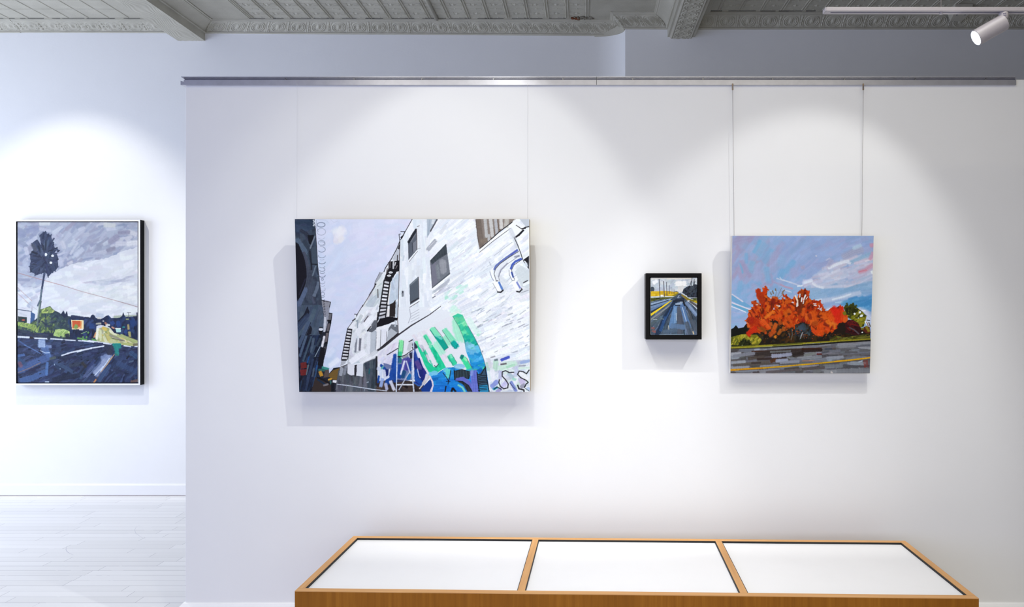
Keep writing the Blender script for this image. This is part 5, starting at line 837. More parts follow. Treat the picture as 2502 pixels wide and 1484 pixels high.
struct(box('trim_13', (-7, .2, YL-.0135, YL-.0085, .0, .0022), M['shadow_gap']))  # brown strip laid in as the shadow gap under the baseboard
def scuff(pts, w_):
    bm = bmesh.new(); v = []
    for i, (x, y) in enumerate(pts):
        a = pts[max(0, i-1)]; b = pts[min(len(pts)-1, i+1)]; L_ = math.hypot(b[0]-a[0], b[1]-a[1]); nx, ny = -(b[1]-a[1])/L_*w_, (b[0]-a[0])/L_*w_
        k = math.sin(PI*(i+.4)/(len(pts)-.2)); v.append((bm.verts.new((x+nx*k, y+ny*k, .0004)), bm.verts.new((x-nx*k, y-ny*k, .0004))))
    for a, b in zip(v, v[1:]): bm.faces.new((a[0], a[1], b[1], b[0]))
    bmobj('scuff_mark', bm, M['scuff'], bpy.data.objects['floor'])
def ground(px, py): D = EYE*F/(py-CY); return ((px-CX)*D/F, D)
scuff([ground(*p) for p in ((345, 1283), (333, 1288), (329, 1296), (332, 1304), (343, 1312), (357, 1319))], .0011)
scuff([ground(*p) for p in ((163, 1336), (161, 1343), (164, 1349), (170, 1353), (180, 1357))], .0018)
# ---------------- ceiling of pressed tin
BL = (-3.197, -2.984, 3.59); BR = (.648, .856, 3.566)      # the two beams: left face, right face, underside
bm = bmesh.new(); add_box(bm, -7, 4.2, -3.2, 5.9, CEIL, CEIL+.12)
def ridge(x0, x1, y0, y1, h=.006, s=.0035):
    """a pressed ridge hanging a little below the sheet"""
    a = [bm.verts.new(p) for p in ((x0, y0, CEIL-.0005), (x1, y0, CEIL-.0005), (x1, y1, CEIL-.0005), (x0, y1, CEIL-.0005))]
    b = [bm.verts.new(p) for p in ((x0+s, y0+s, CEIL-h), (x1-s, y0+s, CEIL-h), (x1-s, y1-s, CEIL-h), (x0+s, y1-s, CEIL-h))]
    bm.faces.new(b)
    for i in range(4): bm.faces.new((a[i], a[(i+1) % 4], b[(i+1) % 4], b[i]))
def boss(x, y, r, h):
    c = bm.verts.new((x, y, CEIL-h)); a = [bm.verts.new((x+r*dx, y+r*dy, CEIL-.0005)) for dx, dy in ((1, 0), (0, 1), (-1, 0), (0, -1))]
    for i in range(4): bm.faces.new((a[i], a[(i+1) % 4], c))
TS = .156
def tiles(x0, x1, y1, rows, fancy=True):
    k = int(round((x1-x0)/TS)); s = (x1-x0)/k
    for i in range(k+1):
        x = x0+i*s
        for d in ((-.014, -.004), (.004, .014)) if fancy else ((-.005, .005),):
            ridge(x+d[0], x+d[1], y1-rows*TS, y1, .007 if fancy else .004)
    for j in range(rows):
        y = y1-j*TS
        for i in range(k):
            x = x0+i*s
            if fancy:
                for d in (-.02, -.004, .012):
                    ridge(x+.016, x+.052, y-TS/2+d-.003, y-TS/2+d+.005, .005, .002); ridge(x+s-.052, x+s-.016, y-TS/2+d-.003, y-TS/2+d+.005, .005, .002)
                ridge(x+.03, x+s-.03, y-.006, y+.002, .004, .002)
                boss(x+s/2, y-TS/2, .022, .008); boss(x+s/2, y-.006, .012, .005)
            else: ridge(x, x+s, y-.004, y+.002, .003, .001)
tiles(-2.55, .03, 5.36, 12)
tiles(-6.6, -3.5, 5.36, 8, False)
tiles(1.02, 4.15, 5.22, 8)
struct(bmobj('ceiling', bm, M['tin']))
# plain stippled borders of the middle coffer, a batten between two sheets
struct(box('trim_1', (-2.86, -2.575, 3.4, 5.38, CEIL-.004, CEIL+.01), M['tin_plain']))
struct(box('trim_2', (.055, .54, 3.4, 5.38, CEIL-.004, CEIL+.01), M['tin_plain']))
bm = bmesh.new(); add_tube(bm, [(-1.13, 3.4, CEIL-.008), (-1.13, 5.37, CEIL-.008)], .014, 12)
struct(bmobj('trim_3', bm, M['tin'], smooth=True))

def crown(name, pts, z0, ztop, p, relief=(), dz=(0., 0.), step=.004, mat='tin'):
    """pressed-tin crown moulding along a wall line (room on the right of the run); relief lists (segment, start, end) that carry the ring-and-leaf pattern"""
    H = ztop-z0
    prof = []
    def add(d, z): prof.append((d*p, z*H))
    add(0, 0); add(.10, 0); add(.13, .04); add(.13, .10); add(.10, .13)
    NV = 28
    for i in range(NV+1):
        t = i/NV
        add(.10+.68*(1-math.cos(t*PI*.5))*.75+.68*t*.25, .15+.62*(math.sin(t*PI*.5)*.55+t*.45))
    add(.80, .80); add(.88, .80); add(.90, .88); add(1.0, .90); add(1.0, 1.0); add(0, 1.0)
    i0, i1 = 5, 5+NV
    nn = offset_path(pts); cols = []
    for s in range(len(pts)-1):
        (x0, y0), (x1, y1) = pts[s], pts[s+1]; L = math.hypot(x1-x0, y1-y0)
        rel = [r for r in relief if r[0] == s]
        k = max(2, int(L/step)) if rel else 2
        for i in range(k+1):
            t = i/k
            cols.append((x0+(x1-x0)*t, y0+(y1-y0)*t, nn[s][0]+(nn[s+1][0]-nn[s][0])*t, nn[s][1]+(nn[s+1][1]-nn[s][1])*t, t*L, L, bool(rel)))
    m = len(prof); vs = []
    total = len(cols)
    for ci, (x, y, ax, ay, u, L, rel) in enumerate(cols):
        sag = dz[0]+(dz[1]-dz[0])*ci/max(1, total-1)
        for j, (d, z) in enumerate(prof):
            off = 0.
            if rel and i0 <= j <= i1:
                v = (j-i0)/(i1-i0)-.5
                pu = (u % .162)/.162-.5
                rr = math.hypot(pu*.162, v*.12)
                off = .0075*math.exp(-((rr-.053)/.0042)**2)+.0075*math.exp(-((rr-.040)/.0038)**2)+.005*math.exp(-((rr-.029)/.003)**2)
                off *= .35+.65*min(1, abs(pu*.162)/.03)
                off += .014*math.exp(-((pu*.162)/.012)**2-((v-.05)*.12/.028)**2)-.004*math.exp(-(pu*.162/.0025)**2)*(abs(v) < .3)
                q = abs(abs(pu)-.5)*.162
                off += .012*math.exp(-(q/.006)**2)*(.65+.35*math.cos(v*24))+.005*math.exp(-((q-.014-.02*max(0, v))/.0035)**2)
                off *= math.cos(v*PI*.96)**.35
            vs.append((x+ax*(d+off*.75), y+ay*(d+off*.75), z0+z-off*.7+sag*(1-z/H)))
    fs = []
    for i in range(total-1):
        for j in range(m-1): fs.append((i*m+j, (i+1)*m+j, (i+1)*m+j+1, i*m+j+1))
        fs.append((i*m+m-1, (i+1)*m+m-1, (i+1)*m, i*m))
    fs.append(tuple(range(m))); fs.append(tuple((total-1)*m+j for j in range(m)))
    o = struct(mesh(name, vs, fs, M[mat]))
    o.data.shade_smooth(); o.data.set_sharp_from_angle(angle=math.radians(40))
    return o
crown('trim_4', [(-7, YL), (BL[0], YL)], 3.655, CEIL, .115, [(0,)], (.01, -.005), .008)
crown('trim_5', [(BL[1], 3.2), (BL[1], YL), (XS, YL), (XS, YR), (BR[0], YR), (BR[0], 3.2)], 3.636, CEIL, .115, [(1,), (2,), (3,)], (.012, -.012))
crown('trim_6', [(BR[1], YR), (4.2, YR)], 3.624, CEIL, .11, [(0,)], (0, .0))
crown('trim_7', [(BR[1], 3.2), (BR[1], YR)], 3.64, CEIL, .10)
# crumbled plaster at the joint and rust along the tile edge
def crumb(name, c, r, n, mat, seed):
    q = random.Random(seed); bm = bmesh.new()
    for _ in range(n):
        mt = Matrix.Translation((c[0]+q.uniform(-1, 1)*r[0], c[1]+q.uniform(-1, 1)*r[1], c[2]+q.uniform(-1, 1)*r[2])) @ Matrix.Rotation(q.uniform(0, 3), 4, 'X') @ Matrix.Diagonal((q.uniform(.006, .02), q.uniform(.006, .016), q.uniform(.004, .008), 1))
        bmesh.ops.create_icosphere(bm, subdivisions=1, radius=1, matrix=mt)
    return struct(bmobj(name, bm, mat))
crumb('trim_8', (.0, 5.355, CEIL-.004), (.075, .02, .004), 26, M['plaster'], 4)
crumb('trim_9', (-.055, 5.36, CEIL-.005), (.03, .015, .003), 9, M['rust'], 6)

cv = [(x-.007, y-.007) for x, y in run[1:18]]+[(XS-.001, YR+.004), (XS-.001, 5.6), (run[1][0]-.007, 5.6)]
n = len(cv); vs = [(x, y, 3.622) for x, y in cv]+[(x, y, 3.70) for x, y in cv]
struct(mesh('trim_10', vs, [(i, (i+1) % n, n+(i+1) % n, n+i) for i in range(n)]+[tuple(range(n)), tuple(range(n, 2*n))], M['tin']))
crown('trim_11', [(-7, YL), (at(37, 60, 5.43).x, YL)], 3.652, CEIL, .1185, [(0,)], (.01, 0), .008)
q = random.Random(12); bm = bmesh.new()
for x0, x1, y in ((-6.9, BL[0]-.12, YL-.119), (BL[1]+.14, .19, YL-.119), (BR[1]+.1, 4.1, YR-.114), (XS-.06, BR[0]-.13, YR-.119)):
    x = x0
    while x < x1:
        l = q.uniform(.03, .22); w_ = q.uniform(.002, .007)
        add_box(bm, x, min(x+l, x1), y-w_, y+.002, CEIL-.0012-q.uniform(0, .001), CEIL+.001); x += l+q.uniform(0, .07)
struct(bmobj('trim_12', bm, M['gap']))  # black strips drawn in for the shadow gap along the crown moulding
# beams: a flat box whose underside carries a pressed pattern
def beam(name, x0, x1, zb, yend, fancy):
    W = x1-x0; y0 = -3.2
    nx, ny = 52, int((yend-3.2)/.004)
    vs, fs = [], []
    for j in range(ny+1):
        y = yend-(yend-3.2)*j/ny
        for i in range(nx+1):
            s = i/nx-.5; x = x0+W*i/nx; z = 0.
            if fancy:
                e = abs(s)
                z += .010*(1/(1+math.exp((e-.40)*160)))*-1+.005*math.exp(-((e-.355)/.012)**2)*-1
                if e < .32:
                    P_ = .118; t = (y % P_)/P_-.5; px, py = s*W, t*P_
                    r1 = math.hypot(px*1.15, py); r2 = math.hypot(px, abs(py)-P_/2)
                    o1 = math.hypot(px/.058, py/.050); o2 = math.hypot((abs(px)-.020)/.022, py/.022)
                    z -= .0055*math.exp(-((o1-1)/.075)**2)+.0045*math.exp(-((o1-.74)/.06)**2)
                    z -= (.005*math.exp(-((o2-.9)/.13)**2)+.004*math.exp(-(o2/.35)**2))*(o1 < .7)
                    o3 = math.hypot((abs(px)-.046)/.018, (abs(py)-P_/2)/.018)
                    z -= .005*math.exp(-((o3-.85)/.16)**2)+.006*math.exp(-(r2/.008)**2)
            else:
                z -= .0011*math.sin(260*(s*W)+7*math.sin(y*11+s*5)+3*math.sin(y*27))*(abs(s) < .46)
            vs.append((x, y, zb+z))
    w = nx+1
    for j in range(ny):
        for i in range(nx): fs.append((j*w+i, j*w+i+1, (j+1)*w+i+1, (j+1)*w+i))
    b = len(vs); vs += [(x0, yend, CEIL), (x1, yend, CEIL), (x0, y0, CEIL), (x1, y0, CEIL), (x0, y0, zb), (x1, y0, zb)]
    fs += [tuple([j*w for j in range(ny+1)])+(b+4, b+2, b), tuple([j*w+nx for j in range(ny+1)][::-1])+(b+1, b+3, b+5), tuple([i for i in range(w)][::-1])+(b, b+1), (ny*w, b+4, b+5)+tuple(ny*w+i for i in range(nx, 0, -1)), (b+2, b+3, b+5, b+4)]
    o = struct(mesh(name, vs, fs, M['tin']))
    o.data.shade_smooth(); o.data.set_sharp_from_angle(angle=math.radians(50))
    return o
beam('ceiling_beam', BL[0], BL[1], BL[2], YL, False)
beam('ceiling_beam', BR[0], BR[1], BR[2], YR, True)

# ================================================================ paintings
def painted(name, quad, oil, lo, hi, depth, gain, edge, parent, tone=(1., 1., 1.), nu=None):
    """a stretched canvas from its lower front corner height up, with the paint laid on it as relief"""
    W, H = hi[0]-lo[0], hi[1]-lo[1]
    b = box('picture_canvas', (0, W, 0, depth, 0, H), edge, parent, bevel=.003)
    if nu is None: nu = int((quad[1][0]-quad[0][0])*1.15)
    nv = int(nu*H/W)
    c, h = oil.sample(quad, nu, nv)
    u, v = np.meshgrid(np.linspace(.0008, W-.0008, nu), np.linspace(.0008, H-.0008, nv))
    h = np.clip(h, 0, 2.5)
    co = np.stack([u, -.0004-h*.0008, v], -1).reshape(-1, 3).astype(np.float32)
    idx = np.arange(nu*nv).reshape(nv, nu)
    q = np.stack([idx[:-1, :-1], idx[:-1, 1:], idx[1:, 1:], idx[1:, :-1]], -1).reshape(-1, 4).astype(np.int32)
    me = bpy.data.meshes.new(name)
    me.vertices.add(len(co)); me.vertices.foreach_set('co', co.ravel())
    me.loops.add(q.size); me.loops.foreach_set('vertex_index', q.ravel())
    me.polygons.add(len(q)); me.polygons.foreach_set('loop_start', np.arange(0, q.size, 4, dtype=np.int32))
    me.update(calc_edges=True)
    s = c.reshape(-1, 3)/255.
    l = np.where(s <= .04045, s/12.92, ((s+.055)/1.055)**2.4)
    l = l*(l @ np.array([.3, .55, .15]))[:, None]**.13*np.array(tone)
    ca = me.color_attributes.new('pigment', 'FLOAT_COLOR', 'POINT')
    ca.data.foreach_set('color', np.concatenate([l, np.ones((len(l), 1))], 1).astype(np.float32).ravel())
    me.shade_smooth()
    o = link('painted_surface', me, paint_mat(name+'_oil_paint', gain), parent)
    return b, o

def bumpers(t, W, d, gap):
    for x in (.03, W-.03):
        bm = bmesh.new(); bmesh.ops.create_cone(bm, cap_ends=True, segments=14, radius1=.008, radius2=.008, depth=gap-.001, matrix=Matrix.Translation((x, d+gap/2-.0015, .012)) @ Matrix.Rotation(PI/2, 4, 'X'))
        bmobj('wall_bumper', bm, M['gap'], t)

# the alley: leans forward on its cords
lean = math.atan2(.047, .766)
t = thing('painting', (-1.258, 3.080, 1.1258), 'large unframed painting of a graffitied white alley building under a pale sky', 'painting', 'paintings hung on the white walls')
t.rotation_euler.x = lean
painted('alley', [(717.5, 536.5), (1292, 536.5), (1294, 959), (730.5, 960)], paint_alley(), (0, 0), (1.0235, .7625), .038, 1.04, M['canvas_raw'], t, (1.0, 1.02, .985))
bumpers(t, 1.0235, .038, YP-3.080-.038)
# the autumn trees
lean2 = math.atan2(.042, .612)
t = thing('painting', (.6555, 3.103, 1.206), 'square unframed painting of blazing orange autumn trees beside a grey road', 'painting', 'paintings hung on the white walls')
t.rotation_euler.x = lean2
painted('autumn', [(1787.5, 576.5), (2133, 576.5), (2125.5, 912.5), (1784, 912)], paint_autumn(), (0, 0), (.623, .6125), .036, 1.06, M['canvas'], t, (.99, 1.02, .97))
bumpers(t, .623, .036, YP-3.103-.036)

def ring(bm, x0, x1, z0, z1, w, y0, y1):
    """a rectangular frame with mitred corners, y0 in front"""
    o = [(x0, z0), (x1, z0), (x1, z1), (x0, z1)]; i = [(x0+w, z0+w), (x1-w, z0+w), (x1-w, z1-w), (x0+w, z1-w)]
    V = {}
    for k, (P_, y) in enumerate(((o, y0), (i, y0), (i, y1), (o, y1))): V[k] = [bm.verts.new((x, y, z)) for x, z in P_]
    for a, b in ((0, 1), (1, 2), (2, 3), (3, 0)):
        for k in range(4): bm.faces.new((V[a][k], V[a][(k+1) % 4], V[b][(k+1) % 4], V[b][k]))
# the small highway in its black floater frame
fw, fh = .2465, .2935
t = thing('painting', (.2772, 3.075, 1.3588), 'small black framed painting of a wet highway past a yellow field', 'painting', 'paintings hung on the white walls')
bm = bmesh.new(); ring(bm, 0, fw, 0, fh, .0165, 0, .073)
bmobj('frame', bm, M['black_frame'], t, bevel=.0012, seg=1)
box('backing_board', (.0165, fw-.0165, .03, .06, .0165, fh-.0165), M['gap'], t)
hold = bpy.data.objects.new('canvas_panel', None); COL.objects.link(hold); hold.parent = t; hold.location = (.0205, .006, .0195)
painted('highway', [(1589, 680), (1703.5, 680), (1704, 820), (1589.5, 820)], paint_highway(), (0, 0), (.2075, .2545), .0235, .96, M['canvas'], hold, nu=190)
# the palm in a white-faced box frame
pw, ph = .9815, 1.2925
x0 = (35.3-CX)*5.437/F; z0 = EYE-(941.5-CY)*5.437/F
t = thing('painting', (x0, 5.437, z0), 'tall framed painting of a palm above a dark wet road, white face and black sides', 'painting', 'paintings hung on the white walls')
bm = bmesh.new(); ring(bm, 0, pw, 0, ph, .0125, .0012, .0525)
bmobj('frame', bm, M['black_side'], t)
bm = bmesh.new(); ring(bm, 0, pw, 0, ph, .0125, 0, .0014)
f = bmobj('frame_face', bm, M['white_frame'], t); f['label'] = 'white face of the frame'
box('backing_board', (.0126, pw-.0126, .03, .045, .0126, ph-.0126), M['gap'], t)
hold = bpy.data.objects.new('canvas_panel', None); COL.objects.link(hold); hold.parent = t; hold.location = (.0205, .004, .0185)
painted('palm', [(41, 540.5), (338.5, 540.5), (338.5, 937), (41, 937)], paint_palm(), (0, 0), (.9405, 1.2565), .025, .84, M['canvas'], hold, (1.07, 1.06, .93))

# ================================================================ hanging rail, hooks, wires
def rail(x0, x1, label, screws):
    """picture rail: an aluminium channel with an open slot along its top front edge"""
    zb = 2.5045
    t = thing('picture_rail', (x0, YP, zb), label, 'picture rail', 'aluminium picture rails along the partition top')
    L = x1-x0
    prof = [(0, 0), (.0015, 0), (.0025, -.0005), (.013, 0), (.013, .0235), (.0065, .0235), (.0065, .029), (.0115, .029), (.0115, .0305), (.0065, .0305), (.0065, .0335), (.013, .0335), (.013, .0375), (0, .0375)]
    m = len(prof)
    vs = [(0, -d, z) for d, z in prof]+[(L, -d, z) for d, z in prof]
    mesh('channel', vs, [(k, (k+1) % m, m+(k+1) % m, m+k) for k in range(m)]+[tuple(range(m)), tuple(range(m, 2*m))], M['alu'], t)
    b = box('slot', (.001, L-.001, -.0072, -.006, .0236, .0334), M['slot'], t); b['label'] = 'dark slot'
    for px in screws:
        x = (px-CX)*3.14/F-x0
        bm = bmesh.new(); bmesh.ops.create_cone(bm, cap_ends=True, segments=12, radius1=.0036, radius2=.0028, depth=.004, matrix=Matrix.Translation((x, -.0135, .0262)) @ Matrix.Rotation(PI/2, 4, 'X'))
        bmobj('screw', bm, M['steel'], t)
    return t
xj = (1458-CX)*3.137/F; xr = (2483-CX)*3.137/F
t = rail(-1.801, xj-.0004, 'longer aluminium picture rail over the alley painting, wrapping the partition corner', (698, 866, 1031, 1206, 1375))
s_ = box('end_seam', (xj+1.801-.0014, xj+1.801-.0002, -.01315, -.0005, .0002, .0373), M['gap'], t); s_['label'] = 'dark seam at the joint'
# its short return round the corner shows its open end
prof = [(0, 0), (.0145, 0), (.0145, .0125), (.010, .0125), (.010, .0145), (.0, .0145)]
bm = bmesh.new()
for pr in ([(0, 0), (.0145, 0), (.0145, .0185), (.002, .0150), (0, .0150)], [(0, .028), (.011, .0345), (.0130, .0375), (0, .0375)]):
    a = [bm.verts.new((-d, -.013, z)) for d, z in pr]; b = [bm.verts.new((-d, .19, z)) for d, z in pr]; k = len(pr)
    bm.faces.new(a); bm.faces.new(b[::-1])
    for i in range(k): bm.faces.new((a[i], a[(i+1) % k], b[(i+1) % k], b[i]))
bmobj('corner_return', bm, M['alu'], t)
rail(xj+.0004, xr, 'shorter aluminium picture rail over the autumn trees painting, from the joint rightward', (1545, 1717, 1887, 2062, 2235, 2407))

def hanger(px, pxb, label, hook_label=None):
    """steel cable on a little brass hook from the rail down behind a canvas"""
    x = (px-CX)*3.128/F; xb = (pxb-CX)*3.118/F
    t = thing('hanging_cable', (x, 3.130, 2.5045), label, 'cable', 'steel cables holding the autumn trees painting')
    bm = bmesh.new(); add_box(bm, -.0034, .0034, -.006, .0, -.027, .003)
    h = bmobj('hook', bm, M['brass'], t, bevel=.0018); h['label'] = 'brass coloured hook'
    bm = bmesh.new(); add_box(bm, -.0016, .0016, -.0072, -.0055, -.022, -.008); bmobj('keeper', bm, M['steel'], h, bevel=.0006, seg=1)
    bm = bmesh.new(); add_tube(bm, [(0, -.003, -.025), (xb-x, .0, -.85)], .0009, 8)
    bmobj('cable', bm, M['wire'], t, smooth=True)
hanger(1790, 1796, 'thin steel cable on a brass hook above the left corner of the autumn trees painting')
hanger(2109, 2107.5, 'thin steel cable on a brass hook above the right corner of the autumn trees painting')
for px, side in ((724.5, 'left'), (1288.5, 'right')):
    x = (px-CX)*3.13/F
    bm = bmesh.new(); add_tube(bm, [(x, 3.1366, 2.512), (x, 3.1366, 2.5), (x, 3.134, 1.80)], .0004, 8)
    o = bmobj('picture_line', bm, M['cord'], smooth=True)
    tag(o, 'faint clear nylon cord holding the %s edge of the alley painting' % side, 'cord', 'nylon cords holding the alley painting')

# ================================================================ display case
ca = at(720, 1445, 2.465); cb = at(2392, 1463, 2.403)
ang = math.atan2(cb.y-ca.y, cb.x-ca.x); W = math.hypot(cb.x-ca.x, cb.y-ca.y); H = (ca.z+cb.z)/2; DP = .585
t = thing('display_case', (ca.x, ca.y, 0), 'low honey and brown wooden display case with three white panels in its top', 'display case', rz=ang)
box('front_panel', (0, W, 0, .018, .0, H-.0022), M['wood_front'], t, bevel=.0008)
box('side_panel', (0, .018, .018, DP, .0, H-.0022), M['wood_front'], t, bevel=.0008)
box('side_panel', (W-.018, W, .018, DP, .0, H-.0022), M['wood_front'], t, bevel=.0008)
box('back_panel', (.018, W-.018, DP-.016, DP, .0, H-.019), M['wood_front'], t)
bm = bmesh.new(); add_box(bm, 0, W, 0, .026, H-.0022, H); add_box(bm, .018, W-.018, .018, .026, H-.019, H-.0022)
bmobj('top_rail', bm, M['wood_x'], t)
box('top_rail', (0, W, DP-.024, DP, H-.019, H), M['wood_x'], t, bevel=.0012)
for x, x2 in ((0, .018), (W-.026, W-.026)):
    bm = bmesh.new(); add_box(bm, x, x+.026, .026, DP-.024, H-.0022, H); add_box(bm, x2, x2+.008, .026, DP-.024, H-.019, H-.0022)
    bmobj('end_rail', bm, M['wood_y'], t)
xa = (1272-CX)*2.45/F-ca.x; xb_ = (1821-CX)*2.43/F-ca.x
for xc in (xa, xb_): box('divider', (xc-.013, xc+.013, .026, DP-.024, H-.019, H), M['wood_y'], t, bevel=.0012)
for a, b in ((.026, xa-.013), (xa+.013, xb_-.013), (xb_+.013, W-.026)):
    p = box('white_panel', (a+.0025, b-.0025, .0275, DP-.0265, H-.016, H-.0085), M['insert'], t, bevel=.0006)
    bm = bmesh.new()
    ringz = [(a, .026), (b, .026), (b, DP-.024), (a, DP-.024)]; inn = [(a+.0022, .0272), (b-.0022, .0272), (b-.0022, DP-.0262), (a+.0022, DP-.0262)]
    V = [[bm.verts.new((x, y, z)) for x, y in R_] for R_, z in ((ringz, H-.0012), (inn, H-.0012), (inn, H-.0158), (ringz, H-.0158))]
    for q in range(4):
        for k in range(4): bm.faces.new((V[q][k], V[q][(k+1) % 4], V[(q+1) % 4][(k+1) % 4], V[(q+1) % 4][k]))
    g = bmobj('gasket', bm, M['gasket'], p); g['label'] = 'black gasket'

# ================================================================ light track and its spotlight
D0 = 2.35
zt = EYE+(CY-26.5)*D0/F
tx = (2020-CX)*D0/F
t = thing('light_track', (tx, D0, zt), 'white light track hung below the dark ceiling by a thin cable', 'light track')
L = 2.4
box('track_body', (0, L, 0, .030, 0, .0135), M['lampwhite'], t, bevel=.0012)
box('track_slot', (.018, L, .0105, .0175, -.0006, .0005), M['slot'], t)
box('end_cap', (-.004, 0, .0005, .0295, .0004, .0131), M['lampwhite'], t, bevel=.001)
xs = (2305-CX)*D0/F-tx
bm = bmesh.new(); add_tube(bm, [(xs, .015, .012), (xs, .015, CEIL-zt)], .0016, 8); bmobj('suspension_cable', bm, M['wire'], t, smooth=True)
bm = bmesh.new(); bmesh.ops.create_cone(bm, cap_ends=True, segments=14, radius1=.006, radius2=.005, depth=.005, matrix=Matrix.Translation((xs, .014, -.003))); bmobj('cable_clip', bm, M['lampwhite'], t)

front = at(2384.5, 93, 2.385); rear = at(2447, 57.5, 2.372)
ax = (front-rear).normalized(); mid = rear
t = thing('spotlight', (0, 0, 0), 'lit white cylinder spotlight hanging from the light track near the right end', 'spotlight')
adp = at(2452, 30, D0+.015); adp.z = zt
t.location = adp
def local(v): return v-adp
q = ax.to_track_quat('Z', 'Y').to_matrix().to_4x4()
Lb = .101; R0 = .0282
backc = front-ax*Lb
mt = Matrix.Translation(local(backc)) @ q
lathe('lamp_body', [(0, 0), (R0-.002, 0), (R0, .002), (R0, Lb), (R0-.0022, Lb), (R0-.0022, Lb-.006), (0, Lb-.006)], M['lampwhite'], t, mt, 48)
b = lathe('bezel', [(R0-.0022, Lb-.004), (R0-.0008, Lb+.0008), (R0-.003, Lb+.0006), (R0-.0046, Lb-.003)], M['lens_rim'], t, mt, 48, caps=False)
g = lathe('lens', [(0, Lb-.0034), (R0-.0044, Lb-.0034), (R0-.0044, Lb-.0058), (0, Lb-.0058)], M['lens'], t, mt, 48); g['label'] = 'glowing lens'
mt2 = Matrix.Identity(4)
ad = lathe('adapter', [(0, .0), (.0135, .0), (.0145, -.002), (.0145, -.020), (.013, -.0225), (.0105, -.023), (.0105, -.027), (0, -.027)], M['lampwhite'], t, mt2, 32)
for i in range(3):
    for j in range(2):
        a0 = -PI/2-.62+.22*i; r = .01465
        bm = bmesh.new(); v = [bm.verts.new((r*math.cos(a0+da), r*math.sin(a0+da), z)) for da, z in ((0, -.006-j*.007), (.14, -.006-j*.007), (.14, -.0105-j*.007), (0, -.0105-j*.007))]; bm.faces.new(v)
        bmesh.ops.solidify(bm, geom=list(bm.faces), thickness=.0003)
        bmobj('printed_mark', bm, M['ink'], ad)
neck = [(0, 0, -.025), (-.001, 0, -.032)]
tgt = local(backc+ax*.016)
bm = bmesh.new(); add_tube(bm, [(0, 0, -.025), (0, 0, -.031), (tgt.x*.5, tgt.y*.5, -.036), (tgt.x, tgt.y, tgt.z+R0*.85)], .0085, 16); bmobj('swivel_neck', bm, M['lampwhite'], t, smooth=True)

# grey power box high on the ceiling edge behind the track
c = at(2347, 34, 5.05)
bm = bmesh.new()
a = [bm.verts.new(p) for p in ((-.066, -.012, .0), (.066, -.012, .0), (.066, .112, .0), (-.066, .112, .0))]
b = [bm.verts.new(p) for p in ((-.066, -.012, -.055), (.066, -.012, -.055), (.045, .10, -.088), (-.045, .10, -.088))]
bm.faces.new(a[::-1]); bm.faces.new(b)
for i in range(4): bm.faces.new((a[i], a[(i+1) % 4], b[(i+1) % 4], b[i]))
t = thing('junction_box', (at(2347, 34, 5.15).x, 5.115, CEIL-.0005), 'small grey painted junction box on the ceiling behind the light track', 'junction box')
bmobj('box_cover', bm, M['tin'], t, bevel=.003)
for dx in (-.03, .03):
    bm = bmesh.new(); bmesh.ops.create_cone(bm, cap_ends=True, segments=12, radius1=.004, radius2=.004, depth=.003, matrix=Matrix.Translation((dx, .03, -.068)) @ Matrix.Rotation(-.278, 4, 'X')); bmobj('screw', bm, M['slot'], t)

# ================================================================ light
def spot(x, y, z, tx, ty, tz, watts, deg, blend, col=(1, .975, .945), r=.03):
    d = bpy.data.lights.new('track_or_fill_beam', 'SPOT'); d.energy = watts; d.spot_size = math.radians(deg); d.spot_blend = blend; d.color = col; d.shadow_soft_size = r
    o = bpy.data.objects.new('track_or_fill_beam', d); COL.objects.link(o); o.location = (x, y, z)
    o.rotation_euler = (Vector((tx, ty, tz))-Vector((x, y, z))).to_track_quat('-Z', 'Y').to_euler(); return o
def area(x, y, z, tx, ty, tz, w, h, watts, col):
    d = bpy.data.lights.new('window_or_fill_light', 'AREA'); d.shape = 'RECTANGLE'; d.size = w; d.size_y = h; d.energy = watts; d.color = col
    o = bpy.data.objects.new('window_or_fill_light', d); COL.objects.link(o); o.location = (x, y, z)
    o.rotation_euler = (Vector((tx, ty, tz))-Vector((x, y, z))).to_track_quat('-Z', 'Y').to_euler(); return o
